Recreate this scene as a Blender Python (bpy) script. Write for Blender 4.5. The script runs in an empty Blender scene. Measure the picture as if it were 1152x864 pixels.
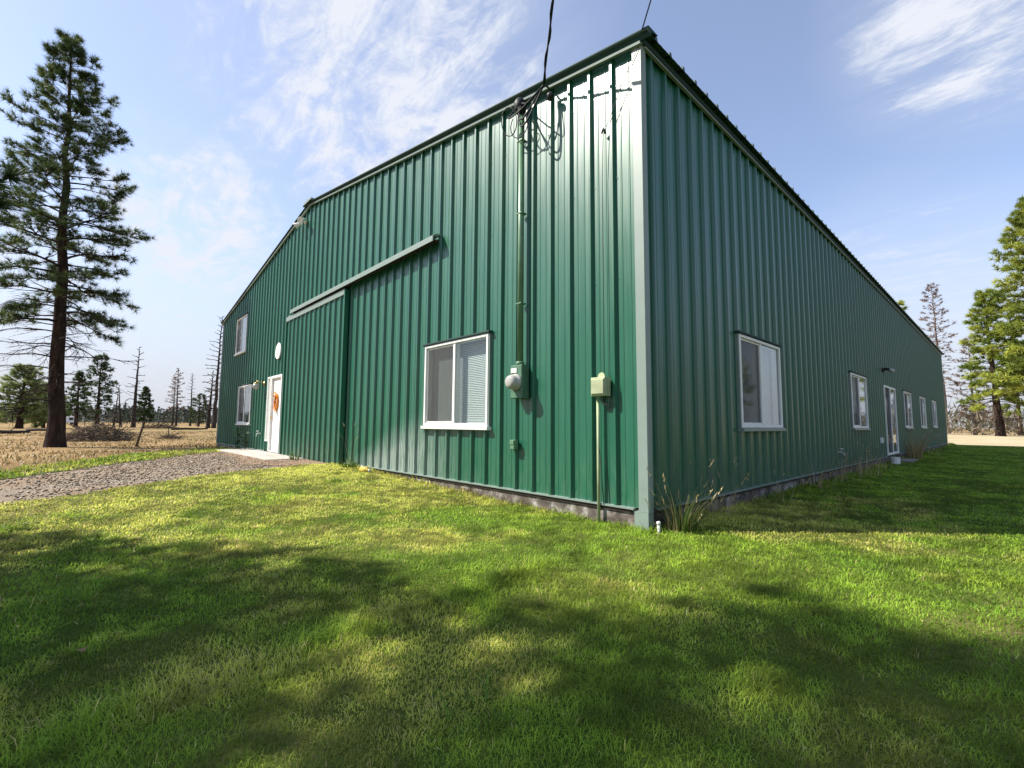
import bpy, math, random
import numpy as np
from mathutils import Vector, Matrix
rnd = random.Random(7)
rng = np.random.default_rng(11)
scene = bpy.context.scene
COL = scene.collection

# ------------------------------------------------------------------ camera
W, H = 1152.0, 864.0
FPX, YAW, PIT, ROL = 520.95, -0.8220068, 0.0874607, 0.0078252
CAM = np.array([2.480376, -4.139686, 0.85])
def cam_axes():
    F = np.array([math.sin(YAW)*math.cos(PIT), math.cos(YAW)*math.cos(PIT), math.sin(PIT)])
    R = np.array([math.cos(YAW), -math.sin(YAW), 0.0]); U = np.cross(R, F)
    return R*math.cos(ROL)+U*math.sin(ROL), -R*math.sin(ROL)+U*math.cos(ROL), F
R_, U_, F_ = cam_axes()
cd = bpy.data.cameras.new('camera'); cam = bpy.data.objects.new('camera', cd); COL.objects.link(cam)
cd.sensor_width = 36.0; cd.lens = 36.0*FPX/W; cd.clip_start = 0.05; cd.clip_end = 5000
cam.matrix_world = Matrix(((R_[0], U_[0], -F_[0], CAM[0]), (R_[1], U_[1], -F_[1], CAM[1]), (R_[2], U_[2], -F_[2], CAM[2]), (0, 0, 0, 1)))
scene.camera = cam
cy = scene.cycles; cy.max_bounces = 5; cy.diffuse_bounces = 2; cy.glossy_bounces = 3; cy.transparent_max_bounces = 10; cy.transmission_bounces = 3

# ------------------------------------------------------------------ light, sky
SUN_EL = math.radians(45)
sh = np.array([-0.681, -0.732]); sh /= np.linalg.norm(sh)
SUN = Vector((sh[0]*math.cos(SUN_EL), sh[1]*math.cos(SUN_EL), math.sin(SUN_EL)))
sl = bpy.data.lights.new('sun', 'SUN'); sl.energy = 4.2; sl.angle = math.radians(0.53); sl.color = (1.0, 0.94, 0.84)
so = bpy.data.objects.new('sun', sl); COL.objects.link(so); so.location = (-20, -25, 40)
so.rotation_euler = SUN.to_track_quat('Z', 'Y').to_euler()

world = bpy.data.worlds.new('World'); scene.world = world; world.use_nodes = True
nt = world.node_tree; N = nt.nodes; L = nt.links
for n in list(N): N.remove(n)
def wn(t, **kw):
    n = N.new(t)
    for k, v in kw.items(): setattr(n, k, v)
    return n
def wmath(op, a, b=None, clamp=False):
    n = wn('ShaderNodeMath', operation=op, use_clamp=clamp)
    for i, v in enumerate((a, b)):
        if v is None: continue
        if isinstance(v, (int, float)): n.inputs[i].default_value = v
        else: L.new(v, n.inputs[i])
    return n.outputs[0]
sky = wn('ShaderNodeTexSky', sky_type='NISHITA'); sky.sun_disc = False
sky.sun_elevation = SUN_EL; sky.sun_rotation = math.atan2(SUN.x, SUN.y)
sky.altitude = 700; sky.air_density = 1.0; sky.dust_density = 1.0; sky.ozone_density = 1.6
bg = wn('ShaderNodeBackground'); bg.inputs[1].default_value = 0.13
tn = wn('ShaderNodeMix', data_type='RGBA', blend_type='MULTIPLY'); tn.inputs[0].default_value = 1.0; tn.inputs[7].default_value = (1.0, 0.925, 0.925, 1); L.new(sky.outputs[0], tn.inputs[6]); L.new(tn.outputs[2], bg.inputs[0])
tc = wn('ShaderNodeTexCoord'); D = tc.outputs['Generated']
sep = wn('ShaderNodeSeparateXYZ'); L.new(D, sep.inputs[0])
zz = wmath('ADD', wmath('MAXIMUM', sep.outputs[2], 0.0), 0.12)
cmb = wn('ShaderNodeCombineXYZ')
L.new(wmath('DIVIDE', sep.outputs[0], zz), cmb.inputs[0]); L.new(wmath('DIVIDE', sep.outputs[1], zz), cmb.inputs[1])
def noise(scale, detail, rough, dist, loc, sc=(1, 1, 1), rot=0.0):
    mp = wn('ShaderNodeMapping'); mp.inputs['Location'].default_value = loc; mp.inputs['Scale'].default_value = sc
    mp.inputs['Rotation'].default_value = (0, 0, rot)
    L.new(cmb.outputs[0], mp.inputs[0])
    n = wn('ShaderNodeTexNoise'); n.inputs['Scale'].default_value = scale; n.inputs['Detail'].default_value = detail
    n.inputs['Roughness'].default_value = rough; n.inputs['Distortion'].default_value = dist
    L.new(mp.outputs[0], n.inputs['Vector']); return n.outputs['Fac']
def blob(d, c0, c1):
    n = wn('ShaderNodeVectorMath', operation='DOT_PRODUCT'); L.new(D, n.inputs[0])
    v = Vector(d).normalized(); n.inputs[1].default_value = v
    m = wn('ShaderNodeMapRange', interpolation_type='SMOOTHSTEP'); m.inputs[1].default_value = math.cos(math.radians(c0)); m.inputs[2].default_value = math.cos(math.radians(c1))
    L.new(n.outputs['Value'], m.inputs[0]); return m.outputs[0]
wisp = noise(2.6, 10, 0.66, 0.9, (3.1, 1.7, 0), (1, 3.0, 1), 0.5)
puff = noise(7.5, 12, 0.68, 0.5, (0.4, 5.2, 0), (1, 1.5, 1), 0.3)
cover = blob((-0.70, 0.36, 0.61), 26, 5)
cover = wmath('MAXIMUM', cover, wmath('MULTIPLY', blob((-0.60, 0.52, 0.60), 10, 2), 0.9))
cover = wmath('MAXIMUM', cover, wmath('MULTIPLY', blob((-0.932, 0.123, 0.341), 13, 2), 1.0))
cover = wmath('MAXIMUM', cover, wmath('MULTIPLY', blob((0.02, 0.82, 0.56), 13, 3), 1.0))
cover = wmath('MAXIMUM', cover, wmath('MULTIPLY', blob((-0.972, -0.044, 0.20), 20, 4), 0.8))
cover = wmath('MAXIMUM', cover, wmath('MULTIPLY', blob((-0.10, 0.97, 0.22), 14, 3), 0.7))
veil = wmath('MULTIPLY', cover, wmath('MULTIPLY', wisp, 0.45))
mr = wn('ShaderNodeMapRange', interpolation_type='SMOOTHSTEP'); mr.inputs[1].default_value = 0.64; mr.inputs[2].default_value = 0.86
L.new(wmath('ADD', wmath('MULTIPLY', cover, 0.30), wmath('ADD', wmath('MULTIPLY', wisp, 0.45), wmath('MULTIPLY', puff, 0.45))), mr.inputs[0])
cl = wmath('ADD', veil, wmath('MULTIPLY', wmath('MULTIPLY', mr.outputs[0], cover), 0.9), clamp=True)
hz = wn('ShaderNodeMapRange', interpolation_type='SMOOTHSTEP'); hz.inputs[1].default_value = 0.48; hz.inputs[2].default_value = -0.02; hz.inputs[3].default_value = 0.0; hz.inputs[4].default_value = 1.0
L.new(sep.outputs[2], hz.inputs[0])
fac = cl
bgh = wn('ShaderNodeBackground'); bgh.inputs[0].default_value = (0.86, 0.90, 1.0, 1); bgh.inputs[1].default_value = 0.355
mh = wn('ShaderNodeMixShader'); L.new(wmath('MAXIMUM', hz.outputs[0], 0.15), mh.inputs[0]); L.new(bg.outputs[0], mh.inputs[1]); L.new(bgh.outputs[0], mh.inputs[2])
bgc = wn('ShaderNodeBackground'); bgc.inputs[0].default_value = (0.86, 0.90, 1.0, 1); bgc.inputs[1].default_value = 0.45
mx = wn('ShaderNodeMixShader'); L.new(fac, mx.inputs[0]); L.new(mh.outputs[0], mx.inputs[1]); L.new(bgc.outputs[0], mx.inputs[2])
out = wn('ShaderNodeOutputWorld'); L.new(mx.outputs[0], out.inputs[0])
vs = scene.view_settings; vs.view_transform = 'Standard'; vs.look = 'None'; vs.exposure = 1.12; vs.gamma = 1.0; vs.use_curve_mapping = False

# ------------------------------------------------------------------ materials
class NT:
    def __init__(s, name):
        s.m = bpy.data.materials.new(name); s.m.use_nodes = True; s.t = s.m.node_tree
        s.b = s.t.nodes['Principled BSDF']; s.out = s.t.nodes['Material Output']
    def n(s, t, **kw):
        n = s.t.nodes.new(t)
        for k, v in kw.items(): setattr(n, k, v)
        return n
    def l(s, a, b): s.t.links.new(a, b)
    def coord(s, scale=(1, 1, 1)):
        g = s.n('ShaderNodeNewGeometry'); mp = s.n('ShaderNodeMapping'); mp.inputs['Scale'].default_value = scale
        s.l(g.outputs['Position'], mp.inputs[0]); return mp.outputs[0]
    def noise(s, scale, detail=4, rough=0.55, sc=(1, 1, 1), dist=0.0):
        n = s.n('ShaderNodeTexNoise'); n.inputs['Scale'].default_value = scale; n.inputs['Detail'].default_value = detail
        n.inputs['Roughness'].default_value = rough; n.inputs['Distortion'].default_value = dist
        s.l(s.coord(sc), n.inputs['Vector']); return n.outputs['Fac']
    def ramp(s, fac, stops):
        r = s.n('ShaderNodeValToRGB'); e = r.color_ramp.elements
        while len(e) < len(stops): e.new(0.5)
        for i, (p, c) in enumerate(stops):
            e[i].position = p; e[i].color = (*c, 1) if len(c) == 3 else c
        s.l(fac, r.inputs[0]); return r.outputs[0]
    def rng(s, fac, a, b, c, d):
        m = s.n('ShaderNodeMapRange'); 
        for i, v in enumerate((a, b, c, d)): m.inputs[i+1].default_value = v
        s.l(fac, m.inputs[0]); return m.outputs[0]
    def mix(s, fac, a, b, mode='MIX'):
        m = s.n('ShaderNodeMix', data_type='RGBA', blend_type=mode)
        for v, i in ((fac, 0), (a, 6), (b, 7)):
            if isinstance(v, (int, float)): m.inputs[i].default_value = v
            elif isinstance(v, tuple): m.inputs[i].default_value = (*v, 1)
            else: s.l(v, m.inputs[i])
        return m.outputs[2]
    def math(s, op, a, b=None):
        m = s.n('ShaderNodeMath', operation=op)
        for i, v in enumerate((a, b)):
            if v is None: continue
            if isinstance(v, (int, float)): m.inputs[i].default_value = v
            else: s.l(v, m.inputs[i])
        return m.outputs[0]
    def bump(s, fac, strength, dist=0.01):
        b = s.n('ShaderNodeBump'); b.inputs['Strength'].default_value = strength; b.inputs['Distance'].default_value = dist
        s.l(fac, b.inputs['Height']); s.l(b.outputs[0], s.b.inputs['Normal'])
    def set(s, col=None, rough=None, spec=None, metal=None, coat=None):
        for k, v in (('Base Color', col), ('Roughness', rough), ('Specular IOR Level', spec), ('Metallic', metal), ('Coat Weight', coat)):
            if v is None: continue
            if isinstance(v, tuple): s.b.inputs[k].default_value = (*v, 1)
            elif isinstance(v, (int, float)): s.b.inputs[k].default_value = v
            else: s.l(v, s.b.inputs[k])
        return s
M = {}
def mat(name, col, rough=0.6, spec=0.4, metal=0.0, var=0.18, scale=6.0, bump=0.15):
    a = NT(name); n = a.noise(scale, 5)
    c = tuple(x*(1-var) for x in col); d = tuple(min(1, x*(1+var)) for x in col)
    a.set(a.ramp(n, [(0.3, c), (0.7, d)]), rough, spec, metal)
    if bump: a.bump(a.noise(scale*6, 3), bump, 0.004)
    M[name] = a.m; return a
# painted siding: faint oil canning, water streaks, hard water deposit low on the gable wall
def siding(name, deposit):
    a = NT(name)
    st = a.noise(3.0, 5, 0.6, (4, 4, 0.25))
    c = a.ramp(st, [(0.25, (0.007, 0.088, 0.047)), (0.75, (0.010, 0.112, 0.061))])
    rough = a.rng(st, 0.3, 0.7, 0.29, 0.39)
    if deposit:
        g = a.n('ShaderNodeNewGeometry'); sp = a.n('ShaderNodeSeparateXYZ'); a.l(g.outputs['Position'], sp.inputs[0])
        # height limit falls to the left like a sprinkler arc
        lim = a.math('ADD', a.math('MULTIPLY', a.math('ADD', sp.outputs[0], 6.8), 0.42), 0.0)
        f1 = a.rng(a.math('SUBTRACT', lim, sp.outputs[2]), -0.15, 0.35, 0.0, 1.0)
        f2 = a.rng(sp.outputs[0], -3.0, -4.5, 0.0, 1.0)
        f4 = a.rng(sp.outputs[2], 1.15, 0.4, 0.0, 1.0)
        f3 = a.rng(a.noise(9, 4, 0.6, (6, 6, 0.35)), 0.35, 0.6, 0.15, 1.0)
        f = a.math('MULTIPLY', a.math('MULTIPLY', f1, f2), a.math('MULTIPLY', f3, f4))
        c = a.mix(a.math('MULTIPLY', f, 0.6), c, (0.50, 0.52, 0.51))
    g2 = a.n('ShaderNodeNewGeometry'); sp2 = a.n('ShaderNodeSeparateXYZ'); a.l(g2.outputs['Position'], sp2.inputs[0])
    dust = a.math('MULTIPLY', a.rng(sp2.outputs[2], 0.75, 0.02, 0.0, 1.0), a.rng(a.noise(7, 5, 0.7, (3, 3, 0.6)), 0.42, 0.72, 0.0, 1.0))
    c = a.mix(a.math('MULTIPLY', dust, 0.12 if deposit else 0.5), c, (0.26, 0.22, 0.16)); rough = a.math('ADD', rough, a.math('MULTIPLY', dust, 0.3))
    a.set(c, rough, 0.75)
    a.bump(a.noise(1.6, 2, 0.5, (1.0, 1.0, 0.5)), 0.25, 0.02)
    M[name] = a.m
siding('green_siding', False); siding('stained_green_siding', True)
mat('sage_trim', (0.19, 0.245, 0.215), 0.42, 0.5, var=0.05, bump=0.03)
mat('dark_trim', (0.016, 0.045, 0.040), 0.65, 0.2, var=0.06, bump=0.03)
mat('roof_paint', (0.02, 0.055, 0.042), 0.45, 0.4)
mat('white_vinyl', (0.74, 0.74, 0.70), 0.4, 0.45, var=0.05, bump=0.03)
mat('white_paint', (0.78, 0.77, 0.73), 0.5, 0.4, var=0.06, bump=0.05)
mat('dull_white', (0.6, 0.6, 0.56), 0.55, 0.3)
mat('blind_slat', (0.76, 0.77, 0.80), 0.6, 0.2, var=0.04, bump=0)
mat('interior_dark', (0.05, 0.05, 0.05), 0.9, 0.1)
mat('meter_green', (0.075, 0.16, 0.10), 0.5, 0.4)
mat('pale_green_box', (0.36, 0.40, 0.24), 0.5, 0.4)
mat('pipe_green', (0.10, 0.20, 0.11), 0.4, 0.5)
mat('sage_pipe', (0.30, 0.36, 0.20), 0.5, 0.4)
mat('grey_metal', (0.38, 0.38, 0.37), 0.4, 0.5, metal=0.4)
mat('brass', (0.55, 0.38, 0.14), 0.3, 0.5, metal=0.9)
mat('black_rubber', (0.012, 0.012, 0.013), 0.55, 0.3)
mat('cable_grey', (0.03, 0.03, 0.032), 0.5, 0.3)  # dark grey of the wall cable, hook and insulator
mat('yellow_plastic', (0.50, 0.36, 0.05), 0.45, 0.4)
mat('orange_petal', (0.75, 0.26, 0.04), 0.7, 0.2, var=0.35, scale=30)
mat('rust_dark', (0.05, 0.035, 0.028), 0.8, 0.2)
mat('dead_leaf', (0.26, 0.15, 0.08), 0.8, 0.2)
mat('grey_wood', (0.25, 0.22, 0.19), 0.85, 0.15, scale=14)
mat('dark_post', (0.10, 0.075, 0.055), 0.85, 0.15, scale=14)
mat('weathered_stick', (0.16, 0.125, 0.095), 0.9, 0.1, var=0.5, scale=5)
mat('charred_stick', (0.045, 0.038, 0.034), 0.9, 0.1, var=0.5, scale=5)
mat('snag_bark', (0.05, 0.041, 0.037), 0.9, 0.1, var=0.4, scale=3, bump=0.5)
mat('grey_snag_bark', (0.16, 0.125, 0.11), 0.9, 0.1, var=0.3, scale=3, bump=0.5)
mat('trailer_white', (0.75, 0.76, 0.78), 0.4, 0.4, var=0.04, bump=0)
mat('lamp_glass', (0.36, 0.36, 0.33), 0.15, 0.6, var=0.05, bump=0)
def bark():
    a = NT('pine_bark'); n = a.noise(7, 6, 0.6, (1, 1, 0.22)); n2 = a.noise(1.2, 3)
    c = a.ramp(n, [(0.35, (0.010, 0.008, 0.007)), (0.52, (0.042, 0.027, 0.021)), (0.72, (0.095, 0.058, 0.042))])
    a.set(a.mix(a.rng(n2, 0.4, 0.7, 0, 0.5), c, (0.035, 0.03, 0.028)), 0.95, 0.1); a.bump(n, 1.0, 0.06); M['pine_bark'] = a.m
bark()
def leafy(name, attr='tint', trans=0.35, rough=0.55):
    a = NT(name); at = a.n('ShaderNodeAttribute', attribute_name=attr)
    a.set(at.outputs['Color'], rough, 0.25)
    tr = a.n('ShaderNodeBsdfTranslucent'); a.l(at.outputs['Color'], tr.inputs[0])
    ms = a.n('ShaderNodeMixShader'); ms.inputs[0].default_value = trans
    a.l(a.b.outputs[0], ms.inputs[1]); a.l(tr.outputs[0], ms.inputs[2]); a.l(ms.outputs[0], a.out.inputs[0]); M[name] = a.m
leafy('grass_blade', trans=0.5); leafy('needle', trans=0.35); leafy('dry_blade', trans=0.3); leafy('leaf', trans=0.35)
def pane_mat(name, tint, lo):
    a = NT(name)
    gl = a.n('ShaderNodeBsdfGlossy'); gl.inputs['Roughness'].default_value = 0.015; gl.inputs['Color'].default_value = (0.95, 0.97, 1, 1)
    trn = a.n('ShaderNodeBsdfTransparent'); trn.inputs[0].default_value = (*tint, 1)
    fr = a.n('ShaderNodeLayerWeight'); fr.inputs['Blend'].default_value = 0.5
    f = a.rng(a.math('POWER', fr.outputs['Facing'], 4.0), 0.0, 1.0, lo, 0.8)
    b = a.n('ShaderNodeBump'); b.inputs['Strength'].default_value = 0.06; b.inputs['Distance'].default_value = 0.02
    a.l(a.noise(2.5, 1), b.inputs['Height']); a.l(b.outputs[0], gl.inputs['Normal'])
    ms = a.n('ShaderNodeMixShader'); a.l(f, ms.inputs[0]); a.l(trn.outputs[0], ms.inputs[1]); a.l(gl.outputs[0], ms.inputs[2])
    a.l(ms.outputs[0], a.out.inputs[0]); M[name] = a.m
pane_mat('glass', (0.80, 0.84, 0.82), 0.05)
def screen_mat():
    a = NT('insect_mesh'); trn = a.n('ShaderNodeBsdfTransparent')
    df = a.n('ShaderNodeBsdfDiffuse'); df.inputs[0].default_value = (0.11, 0.11, 0.105, 1)
    ms = a.n('ShaderNodeMixShader'); ms.inputs[0].default_value = 0.32
    a.l(trn.outputs[0], ms.inputs[1]); a.l(df.outputs[0], ms.inputs[2]); a.l(ms.outputs[0], a.out.inputs[0]); M['insect_mesh'] = a.m
screen_mat()
def found():
    a = NT('block_concrete'); n = a.noise(5, 7, 0.65); n2 = a.noise(1.4, 3)
    c = a.ramp(n, [(0.36, (0.045, 0.038, 0.034)), (0.5, (0.14, 0.12, 0.105)), (0.64, (0.42, 0.40, 0.37))])
    a.set(a.mix(a.rng(n2, 0.45, 0.65, 0, 0.7), c, (0.10, 0.075, 0.06)), 0.9, 0.2); a.bump(n, 0.8, 0.02); M['block_concrete'] = a.m
    b = NT('pad_concrete'); n = b.noise(3, 7, 0.6)
    b.set(b.ramp(n, [(0.3, (0.30, 0.27, 0.23)), (0.7, (0.52, 0.49, 0.44))]), 0.9, 0.2); b.bump(n, 0.3, 0.01); M['pad_concrete'] = b.m
found()
def grounds():
    a = NT('lawn_soil'); n = a.noise(0.55, 6, 0.6); n2 = a.noise(9, 5, 0.65)
    c = a.ramp(n, [(0.35, (0.05, 0.085, 0.014)), (0.55, (0.09, 0.12, 0.025)), (0.72, (0.21, 0.17, 0.07))])
    a.set(a.mix(a.rng(n2, 0.35, 0.7, 0.0, 0.55), c, (0.05, 0.075, 0.012)), 1.0, 0.05); a.bump(n2, 0.9, 0.03); M['lawn_soil'] = a.m
    a = NT('gravel'); n = a.noise(0.7, 5, 0.6); n2 = a.noise(26, 4, 0.7); n3 = a.noise(4, 5)
    c = a.ramp(n2, [(0.3, (0.11, 0.09, 0.074)), (0.5, (0.25, 0.208, 0.168)), (0.7, (0.42, 0.365, 0.30))])
    c = a.mix(a.rng(n, 0.40, 0.58, 0.0, 0.8), c, (0.27, 0.195, 0.13)); c = a.mix(a.rng(n3, 0.5, 0.75, 0, 0.3), c, (0.30, 0.24, 0.15))
    a.set(c, 0.95, 0.15); a.bump(n2, 1.0, 0.03); M['gravel'] = a.m
    a = NT('bare_dirt'); n = a.noise(14, 6, 0.7); n3 = a.noise(1.5, 4)
    c = a.ramp(n, [(0.3, (0.12, 0.075, 0.048)), (0.55, (0.27, 0.175, 0.115)), (0.75, (0.42, 0.31, 0.21))])
    a.set(a.mix(a.rng(n3, 0.45, 0.7, 0, 0.6), c, (0.33, 0.27, 0.17)), 0.95, 0.1); a.bump(n, 1.0, 0.03); M['bare_dirt'] = a.m
    a = NT('dry_field'); n = a.noise(0.12, 7, 0.62); n2 = a.noise(3.5, 6, 0.7); n3 = a.noise(0.035, 3)
    c = a.ramp(n, [(0.3, (0.135, 0.09, 0.05)), (0.48, (0.29, 0.195, 0.092)), (0.7, (0.40, 0.30, 0.155))])
    c = a.mix(a.rng(n2, 0.4, 0.75, 0, 0.55), c, (0.17, 0.11, 0.06)); c = a.mix(a.rng(n3, 0.48, 0.62, 0, 0.5), c, (0.17, 0.155, 0.065))
    a.set(c, 1.0, 0.05); a.bump(n2, 1.0, 0.08); M['dry_field'] = a.m
    a = NT('straw_field'); n = a.noise(0.3, 6, 0.6)
    a.set(a.ramp(n, [(0.3, (0.33, 0.27, 0.155)), (0.7, (0.46, 0.39, 0.26))]), 1.0, 0.05); M['straw_field'] = a.m
    a = NT('stones'); at = a.n('ShaderNodeAttribute', attribute_name='tint'); a.set(at.outputs['Color'], 0.9, 0.2); M['stones'] = a.m
grounds()

# ------------------------------------------------------------------ mesh builder
class MB:
    def __init__(s, T=None): s.v = []; s.f = []; s.T = T or (lambda *p: p)
    def add(s, pts, faces):
        b = len(s.v); s.v += [s.T(*p) for p in pts]; s.f += [tuple(b+i for i in f) for f in faces]
    def box(s, x0, x1, y0, y1, z0, z1):
        p = [(x, y, z) for z in (z0, z1) for y in (y0, y1) for x in (x0, x1)]
        s.add(p, [(0, 2, 3, 1), (4, 5, 7, 6), (0, 1, 5, 4), (2, 6, 7, 3), (0, 4, 6, 2), (1, 3, 7, 5)])
    def bbox(s, x0, x1, y0, y1, z0, z1, b=0.006):       # box whose front (y1) edges are chamfered
        p = [(x0, y0, z0), (x1, y0, z0), (x1, y0, z1), (x0, y0, z1), (x0, y1-b, z0), (x1, y1-b, z0), (x1, y1-b, z1), (x0, y1-b, z1),
             (x0+b, y1, z0+b), (x1-b, y1, z0+b), (x1-b, y1, z1-b), (x0+b, y1, z1-b)]
        s.add(p, [(0, 1, 2, 3), (0, 4, 5, 1), (1, 5, 6, 2), (2, 6, 7, 3), (3, 7, 4, 0), (4, 8, 9, 5), (5, 9, 10, 6), (6, 10, 11, 7), (7, 11, 8, 4), (8, 11, 10, 9)])
    def tube(s, pts, r, n=8, cap=True):
        pts = [Vector(p) for p in pts]; rs = r if isinstance(r, (list, tuple)) else [r]*len(pts); rings = []; up = None; verts = []
        for i, p in enumerate(pts):
            d = (pts[min(i+1, len(pts)-1)]-pts[max(i-1, 0)]); d = d.normalized() if d.length > 1e-9 else Vector((0, 0, 1))
            if up is None: up = d.orthogonal().normalized()
            up = (up-d*up.dot(d)); up = up.normalized() if up.length > 1e-6 else d.orthogonal().normalized()
            w = d.cross(up)
            for k in range(n):
                a = 2*math.pi*k/n; verts.append(tuple(p+(up*math.cos(a)+w*math.sin(a))*rs[i]))
        fs = [(i*n+k, i*n+(k+1) % n, (i+1)*n+(k+1) % n, (i+1)*n+k) for i in range(len(pts)-1) for k in range(n)]
        if cap: fs += [tuple(range(n))[::-1], tuple((len(pts)-1)*n+k for k in range(n))]
        s.add(verts, fs)
    def lathe(s, c, axis, prof, n=20):                   # prof: (radius, distance along axis)
        a = Vector(axis).normalized(); u = a.orthogonal().normalized(); w = a.cross(u); c = Vector(c); v = []
        for r, t in prof:
            for k in range(n):
                q = 2*math.pi*k/n; v.append(tuple(c+a*t+(u*math.cos(q)+w*math.sin(q))*max(r, 1e-4)))
        m = len(prof)
        fs = [(i*n+k, i*n+(k+1) % n, (i+1)*n+(k+1) % n, (i+1)*n+k) for i in range(m-1) for k in range(n)]
        fs += [tuple(range(n))[::-1], tuple((m-1)*n+k for k in range(n))]
        s.add(v, fs)
    def build(s, name, m, parent=None, smooth=False):
        me = bpy.data.meshes.new(name); me.from_pydata(s.v, [], s.f); me.materials.append(m); me.update()
        if smooth: me.polygons.foreach_set('use_smooth', [True]*len(me.polygons))
        return link(name, me, parent)
def link(name, me, parent=None):
    o = bpy.data.objects.new(name, me); COL.objects.link(o)
    if parent is not None: setpar(o, parent)
    return o
def setpar(o, parent):
    o.parent = parent; o.matrix_parent_inverse = wmat(parent).inverted()
def wmat(o):
    m = Matrix.Translation(o.location)
    if o.parent is not None: m = wmat(o.parent) @ o.matrix_parent_inverse @ m
    return m
def tag(o, label, cat, group=None):
    o['label'] = label; o['category'] = cat
    if group: o['group'] = group
    return o
def empty(name, loc, label, cat, group=None):
    o = bpy.data.objects.new(name, None); COL.objects.link(o); o.location = loc; o.empty_display_size = 0.3
    return tag(o, label, cat, group)
def npmesh(name, verts, nper, m, tint=None, parent=None, quads=None):
    """verts (N,3); faces given by arrays of loops: nper = list of (face_vertex_index_array (F,k))"""
    me = bpy.data.meshes.new(name); me.vertices.add(len(verts)); me.vertices.foreach_set('co', np.ascontiguousarray(verts, np.float32).ravel())
    loops = np.concatenate([a.ravel() for a in nper]).astype(np.int32)
    tot = np.concatenate([np.full(len(a), a.shape[1], np.int32) for a in nper])
    st = np.concatenate([[0], np.cumsum(tot)[:-1]]).astype(np.int32)
    me.loops.add(len(loops)); me.loops.foreach_set('vertex_index', loops)
    me.polygons.add(len(tot)); me.polygons.foreach_set('loop_start', st); me.polygons.foreach_set('loop_total', tot)
    me.update(calc_edges=True)
    if tint is not None:
        at = me.color_attributes.new('tint', 'FLOAT_COLOR', 'POINT')
        c = np.ones((len(verts), 4), np.float32); c[:, :3] = tint; at.data.foreach_set('color', c.ravel())
    me.materials.append(m); return link(name, me, parent)
GW = lambda u, o, z: (u, -o, z)          # gable wall: along +X, out -Y
SW = lambda u, o, z: (o, u, z)           # long side wall: along +Y, out +X

# ------------------------------------------------------------------ terrain
def sm(a, b, x): t = np.clip((np.asarray(x, float)-a)/(b-a), 0, 1); return t*t*(3-2*t)
def gz(x, y):
    return -.20+.17*sm(-1, -8, x)-.12*sm(-12, -19, x)-.10*sm(0, -5, y)*(1-sm(-3, -9, x))
def gzf(x, y): return float(gz(x, y))
_perm = rng.random((256, 256))
def vnoise(x, y, s, o=0.0):
    x = np.asarray(x, float)/s+o+300; y = np.asarray(y, float)/s+o*1.7+300
    i = np.floor(x).astype(int); j = np.floor(y).astype(int); fx = x-i; fy = y-j; fx = fx*fx*(3-2*fx); fy = fy*fy*(3-2*fy)
    P = lambda a, b: _perm[a % 256, b % 256]
    return (P(i, j)*(1-fx)+P(i+1, j)*fx)*(1-fy)+(P(i, j+1)*(1-fx)+P(i+1, j+1)*fx)*fy
def fb(x, y, s, o=0.0): return (vnoise(x, y, s, o)+.5*vnoise(x, y, s/2.1, o+3)+.25*vnoise(x, y, s/4.3, o+7))/1.75
def inside(poly, x, y):
    r = np.zeros(x.shape, bool); n = len(poly)
    for i in range(n):
        (x1, y1), (x2, y2) = poly[i], poly[(i+1) % n]
        c = ((y1 > y) != (y2 > y)) & (x < (x2-x1)*(y-y1)/(y2-y1+1e-12)+x1); r ^= c
    return r
def sheet(name, poly, cell, off, m, wob=0.12, ws=0.5):
    p = np.array(poly); x0, y0 = p.min(0)-.3; x1, y1 = p.max(0)+.3
    nx, ny = int((x1-x0)/cell)+1, int((y1-y0)/cell)+1
    X, Y = np.meshgrid(x0+np.arange(nx+1)*cell, y0+np.arange(ny+1)*cell, indexing='ij')
    cx, cy = X[:-1, :-1]+cell/2, Y[:-1, :-1]+cell/2
    k = inside(poly, cx+(fb(cx, cy, ws, 1)-.5)*2*wob, cy+(fb(cx, cy, ws, 9)-.5)*2*wob)
    idx = np.arange((nx+1)*(ny+1)).reshape(nx+1, ny+1)
    q = np.stack([idx[:-1, :-1][k], idx[1:, :-1][k], idx[1:, 1:][k], idx[:-1, 1:][k]], 1)
    used, inv = np.unique(q, return_inverse=True); q = inv.reshape(q.shape)
    xx, yy = X.ravel()[used], Y.ravel()[used]
    o = npmesh(name, np.stack([xx, yy, gz(xx, yy)+off], 1), [q], m); o['kind'] = 'structure'; return o
ax = np.concatenate([-np.geomspace(2600, 62, 26), np.arange(-60, 60.1, .6), np.geomspace(62, 2600, 26)])
X, Y = np.meshgrid(ax, ax, indexing='ij'); idx = np.arange(X.size).reshape(X.shape)
q = np.stack([idx[:-1, :-1].ravel(), idx[1:, :-1].ravel(), idx[1:, 1:].ravel(), idx[:-1, 1:].ravel()], 1)
o = npmesh('dry_field', np.stack([X.ravel(), Y.ravel(), gz(X.ravel(), Y.ravel())], 1), [q], M['dry_field']); o['kind'] = 'structure'
LAWN = [(-7.45, 0.3), (-7.39, -.77), (-7.13, -1.5), (-6.61, -2.94), (-5.84, -3.99), (-5.53, -4.75), (-5.0, -6.5), (-3.2, -9), (-2.4, -13), (9, -13), (9, 32.0), (2.9, 33.5), (-.3, 34.6), (-1.5, 34.6), (-.5, 31), (-.35, .3)]
DRIVE = [(-7.0, -.15), (-6.9, -1.5), (-6.3, -2.94), (-5.5, -3.99), (-5.2, -4.75), (-4.6, -6.5), (-2.9, -9), (-2.2, -18), (-6, -18), (-6.2, -9), (-6.8, -6), (-7.79, -4.95), (-9.85, -3.69), (-13.76, -1.05), (-14.9, -.15)]
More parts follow.
